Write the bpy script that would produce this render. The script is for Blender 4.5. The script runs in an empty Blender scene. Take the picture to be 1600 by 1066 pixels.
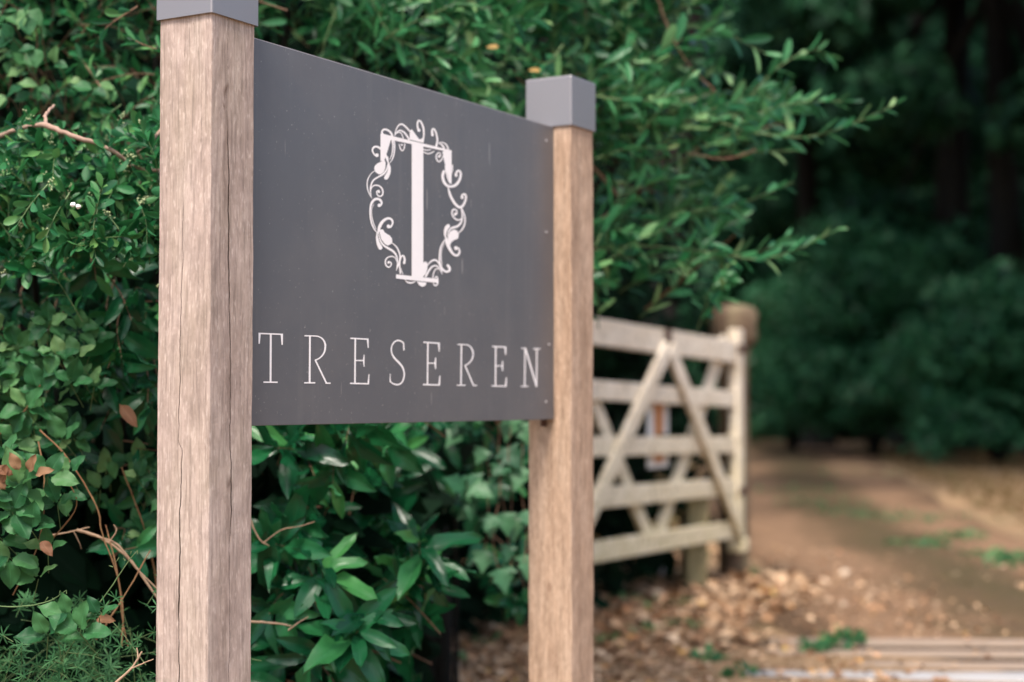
import bpy, math
import numpy as np
from mathutils import Vector, Matrix

scene = bpy.context.scene
col = scene.collection
R = math.radians

# ------------------------------------------------------------------ camera, sky, sun, exposure
H = 1.05                      # eye height above the ground
FPX, PITCH, ROLL = 2572.09, 0.03574, 0.00037
cam_d = bpy.data.cameras.new('camera')
cam = bpy.data.objects.new('camera', cam_d); col.objects.link(cam); scene.camera = cam
cam_d.sensor_width = 36; cam_d.lens = FPX * 36 / 1600
cam_d.clip_start = 0.05; cam_d.clip_end = 2000
cam.location = (0, 0, H)
cam.rotation_euler = (R(90) + PITCH, 0, 0)
cam_d.dof.use_dof = True
cam_d.dof.focus_distance = 3.08
cam_d.dof.aperture_fstop = 2.0
cam_d.dof.aperture_blades = 0

SUN_EL, SUN_ROT = R(60), R(192)
w = bpy.data.worlds.new('World'); scene.world = w; w.use_nodes = True
nt = w.node_tree; nt.nodes.clear()
sky = nt.nodes.new('ShaderNodeTexSky'); sky.sky_type = 'NISHITA'; sky.sun_disc = False
sky.sun_elevation = SUN_EL; sky.sun_rotation = SUN_ROT
sky.air_density = 1.0; sky.dust_density = 4.0; sky.ozone_density = 0.6
bg = nt.nodes.new('ShaderNodeBackground'); bg.inputs['Strength'].default_value = 0.10
wo = nt.nodes.new('ShaderNodeOutputWorld')
nt.links.new(sky.outputs[0], bg.inputs[0]); nt.links.new(bg.outputs[0], wo.inputs[0])
sd = bpy.data.lights.new('sun', 'SUN'); sd.energy = 1.5; sd.angle = R(16); sd.color = (1.0, 0.93, 0.84)
sun = bpy.data.objects.new('sun', sd); col.objects.link(sun)
sv = Vector((math.sin(SUN_ROT) * math.cos(SUN_EL), math.cos(SUN_ROT) * math.cos(SUN_EL), math.sin(SUN_EL)))
sun.rotation_euler = sv.to_track_quat('Z', 'Y').to_euler(); sun.location = (-6, -6, 12)

vs = scene.view_settings
vs.view_transform = 'Standard'; vs.look = 'None'; vs.gamma = 1.0; vs.exposure = 1.65
scene.render.engine = 'CYCLES'
scene.cycles.use_denoising = True
scene.cycles.max_bounces = 8; scene.cycles.diffuse_bounces = 2; scene.cycles.glossy_bounces = 3
scene.cycles.transmission_bounces = 4; scene.cycles.sample_clamp_indirect = 8

# ------------------------------------------------------------------ helpers
rng = np.random.default_rng(11)
def U(a, b): return float(rng.uniform(a, b))
cP, sP = math.cos(PITCH), math.sin(PITCH)
def at(px, py, d):
    """the world point seen at a pixel of the 1600 x 1066 photograph, d metres along the optical axis"""
    x = (px - 800) / FPX; y = (533 - py) / FPX
    return np.array([x * d, (cP - y * sP) * d, H + (sP + y * cP) * d])
def to_px(P):
    P = np.atleast_2d(P); z = P[:, 2] - H
    d = P[:, 1] * cP + z * sP; up = -P[:, 1] * sP + z * cP
    d = np.maximum(d, 1e-3)
    return 800 + FPX * P[:, 0] / d, 533 - FPX * up / d, d
def nrm(a):
    a = np.asarray(a, float); return a / (np.linalg.norm(a, axis=-1, keepdims=True) + 1e-12)

def tag(o, label=None, cat=None, group=None, kind=None):
    if label: o['label'] = label
    if cat: o['category'] = cat
    if group: o['group'] = group
    if kind: o['kind'] = kind
    return o
def empty(name, loc=(0, 0, 0), rz=0):
    o = bpy.data.objects.new(name, None); col.objects.link(o); o.empty_display_size = .1
    o.location = loc; o.rotation_euler = (0, 0, rz); return o
def mesh_np(name, V, F, uv=None, smooth=True):
    """V (n,3); F (m,k) with k = 3 or 4; uv (m*k,2)"""
    me = bpy.data.meshes.new(name); V = np.asarray(V, np.float32); F = np.asarray(F, np.int32)
    m, k = F.shape
    me.vertices.add(len(V)); me.vertices.foreach_set('co', V.ravel())
    me.loops.add(m * k); me.loops.foreach_set('vertex_index', F.ravel())
    me.polygons.add(m); me.polygons.foreach_set('loop_start', np.arange(0, m * k, k, dtype=np.int32))
    me.polygons.foreach_set('use_smooth', np.full(m, smooth))
    if uv is not None:
        l = me.uv_layers.new(name='UVMap'); l.data.foreach_set('uv', np.asarray(uv, np.float32).ravel())
    me.update(); me.validate(); return me
def obj(name, me, mat=None, parent=None, loc=(0, 0, 0)):
    o = bpy.data.objects.new(name, me); col.objects.link(o); o.location = loc
    if parent is not None: o.parent = parent
    if mat is not None and not me.materials: me.materials.append(mat)
    return o
def mesh_py(name, V, F, smooth=False):
    me = bpy.data.meshes.new(name); me.from_pydata([tuple(map(float, v)) for v in V], [], F); me.update()
    if smooth: me.polygons.foreach_set('use_smooth', np.full(len(me.polygons), True))
    return me
def bevbox(name, x0, x1, y0, y1, z0, z1, b=.004, wob=0., taper=None):
    """a box with chamfered long edges, a little uneven"""
    import bmesh
    bm = bmesh.new(); bmesh.ops.create_cube(bm, size=1)
    for v in bm.verts:
        v.co = Vector((x0 + (v.co.x + .5) * (x1 - x0), y0 + (v.co.y + .5) * (y1 - y0), z0 + (v.co.z + .5) * (z1 - z0)))
        if wob: v.co += Vector(rng.uniform(-wob, wob, 3))
    bmesh.ops.bevel(bm, geom=bm.edges[:], offset=b, segments=2, profile=.6, affect='EDGES')
    me = bpy.data.meshes.new(name); bm.to_mesh(me); bm.free()
    me.polygons.foreach_set('use_smooth', np.full(len(me.polygons), False)); return me
def beam(name, p, q, wz, th, b=.004, n=Vector((0, 1, 0))):
    """a board from p to q (local), wz wide in its own plane, th thick along n"""
    p, q = Vector(p), Vector(q); d = (q - p); L = d.length; d.normalize(); s = n.cross(d).normalized()
    me = bevbox(name, 0, L, -th / 2, th / 2, -wz / 2, wz / 2, b)
    M = Matrix((d, n, -s)).transposed().to_4x4(); M.translation = p
    me.transform(M); me.update()
    if M.determinant() < 0: me.flip_normals()
    return me
def tube_arrays(pts, rad, sides=5):
    P = np.asarray(pts, float); n = len(P); rad = np.broadcast_to(np.asarray(rad, float), (n,))
    T = nrm(np.gradient(P, axis=0)); up = np.array([.13, .21, .97])
    A = nrm(np.cross(T, up)); B = np.cross(T, A)
    an = np.linspace(0, 2 * np.pi, sides, endpoint=False)
    V = (P[:, None] + rad[:, None, None] * (np.cos(an)[None, :, None] * A[:, None] + np.sin(an)[None, :, None] * B[:, None])).reshape(-1, 3)
    i = np.arange(n - 1)[:, None] * sides; j = np.arange(sides)[None]; k = (j + 1) % sides
    F = np.stack([i + j, i + k, i + sides + k, i + sides + j], -1).reshape(-1, 4)
    return V, F
class Tubes:
    def __init__(self): self.V = []; self.F = []; self.n = 0
    def add(self, pts, rad, sides=5):
        V, F = tube_arrays(pts, rad, sides); self.V.append(V); self.F.append(F + self.n); self.n += len(V)
    def mesh(self, name): return mesh_np(name, np.vstack(self.V), np.vstack(self.F))
def crom(pts, n=6):
    P = np.asarray(pts, float)
    if len(P) < 3: return np.array([P[0] + (P[1] - P[0]) * t for t in np.linspace(0, 1, n + 1)])
    Q = np.vstack([2 * P[0] - P[1], P, 2 * P[-1] - P[-2]]); out = []
    for i in range(1, len(Q) - 2):
        for k in range(n):
            t = k / n
            out.append(.5 * (2 * Q[i] + (Q[i + 1] - Q[i - 1]) * t + (2 * Q[i - 1] - 5 * Q[i] + 4 * Q[i + 1] - Q[i + 2]) * t * t + (3 * Q[i] - Q[i - 1] - 3 * Q[i + 1] + Q[i + 2]) * t ** 3))
    out.append(P[-1]); return np.array(out)

# ------------------------------------------------------------------ materials
class NB:
    def __init__(self, name):
        self.m = bpy.data.materials.new(name); self.m.use_nodes = True; self.t = self.m.node_tree; self.t.nodes.clear()
        self.out = self.n('OutputMaterial')
    def n(self, typ, **kw):
        x = self.t.nodes.new('ShaderNode' + typ)
        for k, v in kw.items(): setattr(x, k, v)
        return x
    def link(self, a, b): self.t.links.new(a, b)
    def setv(self, node, **kw):
        for k, v in kw.items():
            s = node.inputs[k.replace('_', ' ')]
            if hasattr(v, 'links') or hasattr(v, 'is_linked'): self.link(v, s)
            else: s.default_value = v
        return node
    def math(self, op, a, b=None, c=None):
        x = self.n('Math', operation=op)
        for i, v in enumerate((a, b, c)):
            if v is None: continue
            if hasattr(v, 'is_linked'): self.link(v, x.inputs[i])
            else: x.inputs[i].default_value = v
        return x.outputs[0]
    def mix(self, f, a, b, blend='MIX'):
        x = self.n('Mix', data_type='RGBA', blend_type=blend)
        for i, v in ((0, f), (6, a), (7, b)):
            if hasattr(v, 'is_linked'): self.link(v, x.inputs[i])
            else: x.inputs[i].default_value = (v if i == 0 else (*v, 1) if len(v) == 3 else v)
        return x.outputs[2]
    def ramp(self, f, stops):
        x = self.n('ValToRGB'); e = x.color_ramp.elements
        while len(e) < len(stops): e.new(.5)
        for i, (p, c) in enumerate(stops):
            e[i].position = p; e[i].color = (*c, 1) if not np.isscalar(c) else (c, c, c, 1)
        self.link(f, x.inputs[0]); return x.outputs[0]
    def noise(self, vec, scale, detail=4, rough=.55, out=0):
        x = self.n('TexNoise'); x.inputs['Scale'].default_value = scale; x.inputs['Detail'].default_value = detail; x.inputs['Roughness'].default_value = rough
        if vec is not None: self.link(vec, x.inputs['Vector'])
        return x.outputs[out]
    def mapping(self, vec, scale=(1, 1, 1), loc=(0, 0, 0)):
        x = self.n('Mapping'); x.inputs['Scale'].default_value = scale; x.inputs['Location'].default_value = loc
        self.link(vec, x.inputs['Vector']); return x.outputs[0]
    def coord(self, w='Object'): return self.n('TexCoord').outputs[w]
    def bump(self, h, dist=.002, strength=.6):
        x = self.n('Bump'); x.inputs['Distance'].default_value = dist; x.inputs['Strength'].default_value = strength
        self.link(h, x.inputs['Height']); return x.outputs[0]
    def principled(self, base, rough=.6, normal=None, metallic=0., spec=.5, sheen=0.):
        p = self.n('BsdfPrincipled')
        for k, v in (('Base Color', base), ('Roughness', rough), ('Metallic', metallic), ('Specular IOR Level', spec), ('Normal', normal)):
            if v is None: continue
            if hasattr(v, 'is_linked'): self.link(v, p.inputs[k])
            else: p.inputs[k].default_value = (*v, 1) if k == 'Base Color' else v
        return p
    def done(self, sh): self.link(sh if hasattr(sh, 'is_linked') else sh.outputs[0], self.out.inputs[0]); return self.m

def leaf_mat(name, c0, c1, c2, rough=.36, trans=.3, vein=1., young=None, spec=.5):
    """glossy leaf: colour varies from leaf to leaf, paler midrib and side veins, matt paler underside, light shining through"""
    b = NB(name)
    r = b.math('FRACT', b.math('ADD', b.n('ObjectInfo').outputs['Random'], b.n('NewGeometry').outputs['Random Per Island']))
    base = b.ramp(r, [(0, c0), (.45, c1), (.82, c2), (1, young or c2)])
    uv = b.n('UVMap'); sp = b.n('SeparateXYZ'); b.link(uv.outputs[0], sp.inputs[0])
    au = b.math('ABSOLUTE', b.math('SUBTRACT', sp.outputs[0], .5))
    rib = b.math('SUBTRACT', 1.0, b.math('SMOOTH_MIN', b.math('MULTIPLY', au, 22.), 1., .2))
    ph = b.math('SUBTRACT', b.math('MULTIPLY', sp.outputs[1], 44.), b.math('MULTIPLY', au, 40.))
    sv_ = b.math('POWER', b.math('ABSOLUTE', b.math('SINE', ph)), 14.)
    v = b.math('MAXIMUM', rib, b.math('MULTIPLY', sv_, .35))
    nz = b.noise(b.coord('Object'), 30, 3)
    base = b.mix(b.math('MULTIPLY', v, .45 * vein), base, tuple(min(1, x * 2.2 + .03) for x in c1))
    base = b.mix(b.math('MULTIPLY', nz, .35), base, tuple(x * .55 for x in c0))
    bl = b.noise(b.coord('Generated'), 9, 3, .7); base = b.mix(b.ramp(bl, [(.70, .0), (.76, .7)]), base, (.10, .065, .025))
    back = b.n('NewGeometry').outputs['Backfacing']
    base = b.mix(b.math('MULTIPLY', back, .55), base, tuple(x * 1.5 + .02 for x in c1))
    bp = b.bump(b.math('MULTIPLY', v, -1.), .0012, .5 * vein)
    p = b.principled(base, b.math('ADD', rough, b.math('MULTIPLY', back, .25)), bp, spec=spec)
    tr = b.n('BsdfTranslucent'); b.link(b.mix(.5, base, tuple(min(1, x * 2.) for x in c2)), tr.inputs[0])
    mx = b.n('MixShader'); mx.inputs[0].default_value = trans; b.link(p.outputs[0], mx.inputs[1]); b.link(tr.outputs[0], mx.inputs[2])
    return b.done(mx)

def plain(name, c, rough=.6, var=.3, scale=20., spec=.4, c2=None, metallic=0., bump=.0):
    b = NB(name); n = b.noise(b.coord('Object'), scale, 5)
    colr = b.mix(b.math('MULTIPLY', n, 1.), tuple(x * (1 - var) for x in c), c2 or tuple(min(1, x * (1 + var)) for x in c))
    return b.done(b.principled(colr, rough, b.bump(n, bump) if bump else None, metallic, spec))

M = {}
M['narrow'] = leaf_mat('leaf_narrow', (0.0033, 0.0444, 0.0155), (0.0151, 0.1262, 0.0404), (0.0670, 0.2524, 0.0886), .34, .2, .4, (0.3240, 0.4845, 0.2023), .36)
M['privet'] = leaf_mat('leaf_privet', (0.0022, 0.0343, 0.0115), (0.0108, 0.1009, 0.0308), (0.0367, 0.1867, 0.0559), .30, .2, .5, (0.1620, 0.3230, 0.0963), .28)
M['laurel'] = leaf_mat('leaf_laurel', (0.0022, 0.0364, 0.0144), (0.0065, 0.0808, 0.0289), (0.0173, 0.1463, 0.0482), .24, .18, .7, (0.0756, 0.2927, 0.0771), .36)
M['broad'] = leaf_mat('leaf_broad', (0.0097, 0.0626, 0.0231), (0.0302, 0.1312, 0.0444), (0.0756, 0.2070, 0.0712), .42, .28, .8, (0.1944, 0.3230, 0.1252), .24)
M['ivy'] = leaf_mat('leaf_ivy', (0.0097, 0.0606, 0.0260), (0.0367, 0.1292, 0.0578), (0.0799, 0.1998, 0.0944), .38, .15, .8, None, .26)
M['goose'] = leaf_mat('leaf_goosegrass', (0.0194, 0.0858, 0.0327), (0.0432, 0.1463, 0.0549), (0.0778, 0.2019, 0.0790), .55, .3, .2, None, .22)
M['rhodo'] = leaf_mat('leaf_rhododendron', (.004, .036, .015), (.013, .084, .034), (.042, .165, .068), .38, .18, .3, None, .24)
M['backing'] = leaf_mat('leaf_backing', (.0015, .008, .004), (.0025, .013, .006), (.004, .020, .008), .7, .03, .3, None, .05)  # near-black leaf colour stands in for the shade inside the hedge
M['wood_leaf'] = leaf_mat('leaf_tree', (.003, .020, .010), (.008, .046, .021), (.024, .096, .043), .55, .25, .2, None, .12)
M['rust'] = leaf_mat('leaf_rust', (.16, .070, .036), (.22, .105, .055), (.28, .16, .085), .6, .3, .8, None, .3)
M['yellow'] = leaf_mat('leaf_yellow', (.40, .22, .05), (.46, .28, .08), (.5, .33, .12), .6, .3, .5, None, .3)
M['stem_green'] = plain('stem_green', (.09, .15, .055), .6, .3, 40)
M['stem_brown'] = plain('stem_brown', (.17, .10, .065), .8, .4, 60, .2, None, 0, .001)
M['cane_red'] = plain('cane_red', (.24, .085, .05), .6, .35, 30, .3, (.30, .19, .09))
M['branch_pale'] = plain('branch_pale', (.32, .215, .165), .8, .25, 45, .2, None, 0, .001)
M['twig_dead'] = plain('twig_dead', (.33, .225, .155), .85, .25, 60, .2)
M['bud'] = plain('bud', (.42, .48, .26), .5, .3, 80)
M['bark'] = plain('bark', (.010, .0095, .008), .9, .5, 6, .2, None, 0, .02)

def wood_mat(name, lo, mid, hi, stain=(.10, .06, .04), green=.0, grain=1.):
    """weathered oak: silvered pinkish tan, long grain streaks, flecks, dark runs"""
    b = NB(name); c = b.coord('Object')
    off = b.n('ObjectInfo').outputs['Random']
    ca = b.n('VectorMath', operation='ADD'); b.link(c, ca.inputs[0])
    cb = b.n('CombineXYZ'); b.link(b.math('MULTIPLY', off, 7.), cb.inputs[2]); b.link(b.math('MULTIPLY', off, 3.), cb.inputs[0]); b.link(cb.outputs[0], ca.inputs[1]); c2 = ca.outputs[0]
    warp = b.noise(b.mapping(c2, (3, 3, 1.2)), 1.6, 3, .5, 1)
    wv = b.n('VectorMath', operation='MULTIPLY_ADD'); b.link(warp, wv.inputs[0]); wv.inputs[1].default_value = (.022, .022, .0); b.link(c2, wv.inputs[2]); c3 = wv.outputs[0]
    g1 = b.noise(b.mapping(c3, (1, 1, .045)), 190, 5, .65)
    g2 = b.noise(b.mapping(c3, (1, 1, .05)), 420, 3, .6)
    big = b.noise(b.mapping(c3, (1, 1, .18)), 16, 4, .6)
    fl = b.noise(b.mapping(c3, (1, 1, .2)), 260, 2, .5)
    col_ = b.ramp(big, [(.25, lo), (.5, mid), (.75, hi)])
    col_ = b.mix(b.ramp(g1, [(.34, .7), (.54, .0)]), col_, tuple(x * .62 for x in lo))
    col_ = b.mix(b.ramp(fl, [(.56, .0), (.72, .6)]), col_, tuple(min(1, x * 1.22) for x in hi))
    st_ = b.noise(b.mapping(c3, (1, 1, .14), (4, 2, 1)), 26, 3, .5)
    col_ = b.mix(b.ramp(st_, [(.58, .0), (.8, .4)]), col_, stain)
    mo = b.noise(b.mapping(c3, (1, 1, .45)), 75, 5, .7)
    col_ = b.mix(b.ramp(mo, [(.38, .35), (.53, .0)]), col_, tuple(x * .66 for x in lo))
    if green:
        gz = b.noise(b.mapping(c2, (1, 1, .3)), 12, 3)
        col_ = b.mix(b.ramp(gz, [(.45, .0), (.75, green)]), col_, (.30, .27, .15))
    h = b.math('ADD', b.math('MULTIPLY', g1, .7), b.math('MULTIPLY', g2, .5))
    return b.done(b.principled(col_, .82, b.bump(h, .0012 * grain, .8), 0, .25))
M['oak'] = wood_mat('oak_weathered', (.29, .220, .188), (.42, .328, .284), (.50, .408, .362), green=.18)
M['oak_far'] = wood_mat('oak_warm', (.31, .205, .138), (.43, .295, .208), (.52, .385, .29))
M['post_brown'] = wood_mat('post_brown', (.085, .055, .036), (.13, .085, .055), (.18, .125, .08), green=.4)
M['stake'] = wood_mat('stake_wood', (.15, .12, .055), (.22, .18, .09), (.28, .23, .13), green=.6)

def paint_mat(name, c, rough, metallic, spec=.5, speck=True):
    b = NB(name); co = b.coord('Object')
    n = b.noise(co, 9, 4); f = b.noise(co, 900, 1)
    base = b.mix(b.math('MULTIPLY', n, .5), c, tuple(x * .86 for x in c))
    if speck:
        d = b.noise(co, 170, 2, .5); base = b.mix(b.ramp(d, [(.715, .0), (.75, .45)]), base, (.42, .40, .39))
        rs = b.noise(b.mapping(co, (1, 1, .035)), 38, 4, .6); base = b.mix(b.ramp(rs, [(.55, .0), (.8, .14)]), base, (.24, .235, .235))
        du = b.noise(co, 3.2, 5, .65); base = b.mix(b.ramp(du, [(.42, .0), (.75, .28)]), base, (.22, .20, .19))
        sc = b.noise(b.mapping(co, (1, 1, .09)), 120, 1, .4); base = b.mix(b.ramp(sc, [(.785, .0), (.80, .4)]), base, (.5, .48, .46))
    rg = b.math('ADD', rough, b.math('MULTIPLY', n, .12))
    return b.done(b.principled(base, rg, b.bump(f, .0001, .25), metallic, spec))
M['panel'] = paint_mat('grey_panel_paint', (.106, .108, .120), .32, .15)
M['cap'] = paint_mat('grey_cap_coating', (.31, .29, .295), .36, .72, .5, False)
M['print'] = plain('white_print', (.86, .83, .83), .55, .03, 60)
M['edge'] = plain('panel_edge', (.36, .34, .35), .5, .1, 60)
def gate_mat():
    b = NB('gate_paint'); co = b.coord('Object')
    n = b.noise(co, 7, 5, .6); n2 = b.noise(b.mapping(co, (1, 1, 1)), 30, 4, .6); gz = b.n('SeparateXYZ'); b.link(co, gz.inputs[0])
    base = b.mix(b.ramp(n, [(.35, .0), (.75, .9)]), (.80, .71, .59), (.60, .49, .36))
    low = b.n('MapRange'); b.link(gz.outputs[2], low.inputs[0]); low.inputs[1].default_value = 1.15; low.inputs[2].default_value = .3; low.inputs[3].default_value = 0.05; low.inputs[4].default_value = .85
    base = b.mix(b.math('MULTIPLY', low.outputs[0], b.ramp(n2, [(.3, .25), (.65, 1.)])), base, (.54, .46, .22))
    base = b.mix(b.ramp(n2, [(.55, .0), (.72, .8)]), base, (.13, .09, .06))
    return b.done(b.principled(base, .7, b.bump(n2, .002), 0, .3))
M['gate'] = gate_mat()
M['iron'] = plain('rusty_iron', (.045, .028, .022), .7, .4, 50, .4, (.12, .05, .03))
M['galv'] = plain('galvanised_steel', (.46, .47, .50), .55, .2, 9, .5, (.36, .33, .30), .1)
M['galv_dirty'] = plain('dirty_steel', (.40, .32, .26), .8, .35, 10, .3, (.28, .20, .14))
M['white'] = plain('white_board', (.70, .68, .66), .5, .06, 20)
M['orange'] = plain('orange_print', (.48, .20, .08), .55, .15, 30)
M['stone'] = plain('pale_stone', (.50, .48, .50), .8, .2, 20)

def ground_mat():
    b = NB('forest_floor'); co = b.coord('Object')
    n1 = b.noise(co, .45, 5, .6); n2 = b.noise(co, 6, 6, .65); n3 = b.noise(co, 45, 5, .6)
    base = b.mix(b.ramp(n1, [(.38, .0), (.62, 1.)]), (.19, .12, .064), (.32, .205, .11))
    base = b.mix(b.ramp(n2, [(.42, .0), (.68, .8)]), base, (.13, .085, .05))
    base = b.mix(b.ramp(n3, [(.5, .0), (.7, .7)]), base, (.44, .32, .22))
    gr = b.noise(b.mapping(co, (1, 1, 1), (5, 3, 0)), 1.1, 4, .6)
    base = b.mix(b.ramp(gr, [(.58, .0), (.72, .55)]), base, (.10, .11, .045))
    return b.done(b.principled(base, .95, b.bump(b.math('ADD', n2, b.math('MULTIPLY', n3, .5)), .03, .8), 0, .15))
def track_mat():
    """packed dirt: two pale worn wheel lines, darker mossy crown and edges"""
    b = NB('track_dirt'); co = b.coord('Object'); uv = b.n('UVMap'); sp = b.n('SeparateXYZ'); b.link(uv.outputs[0], sp.inputs[0])
    n1 = b.noise(b.mapping(co, (1, .45, 1)), 1.6, 5, .65); n2 = b.noise(co, 12, 6, .65); n3 = b.noise(co, 70, 4, .6)
    t = b.math('ABSOLUTE', b.math('SUBTRACT', sp.outputs[0], .5)); t = b.math('ADD', t, b.math('MULTIPLY', b.math('SUBTRACT', n1, .5), .5))
    base = b.ramp(t, [(.0, (.070, .056, .025)), (.12, (.105, .070, .036)), (.24, (.245, .148, .087)), (.36, (.25, .15, .088)), (.46, (.125, .075, .042)), (.5, (.095, .06, .034))])
    base = b.mix(b.ramp(n2, [(.42, .0), (.68, .75)]), base, (.095, .06, .04))
    base = b.mix(b.ramp(n3, [(.58, .0), (.74, .7)]), base, (.34, .235, .155))
    return b.done(b.principled(base, .95, b.bump(b.math('ADD', n2, n3), .02, .8), 0, .15))
M['ground'] = ground_mat(); M['track'] = track_mat()
def litter_mat():
    b = NB('leaf_litter'); r = b.n('NewGeometry').outputs['Random Per Island']
    base = b.ramp(r, [(0, (.10, .05, .026)), (.14, (.17, .085, .042)), (.30, (.29, .16, .085)), (.55, (.42, .265, .155)), (.80, (.50, .35, .225)), (.92, (.62, .47, .33)), (.96, (.42, .17, .065)), (1, (.52, .36, .12))])
    return b.done(b.principled(base, .8, None, 0, .25))
def pebble_mat():
    b = NB('pebbles'); r = b.n('NewGeometry').outputs['Random Per Island']
    base = b.ramp(r, [(0, (.22, .14, .085)), (.5, (.36, .245, .155)), (.85, (.48, .345, .235)), (1, (.64, .52, .40))])
    return b.done(b.principled(base, .7, None, 0, .3))
M['litter'] = litter_mat(); M['pebble'] = pebble_mat()
M['pit'] = plain('pit_soil', (.05, .032, .022), .95, .5, 9, .1)
M['crack'] = plain('crack_shade', (.035, .022, .016), .95, .4, 60, .1)  # shade inside the post splits, put into the colour

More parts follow.
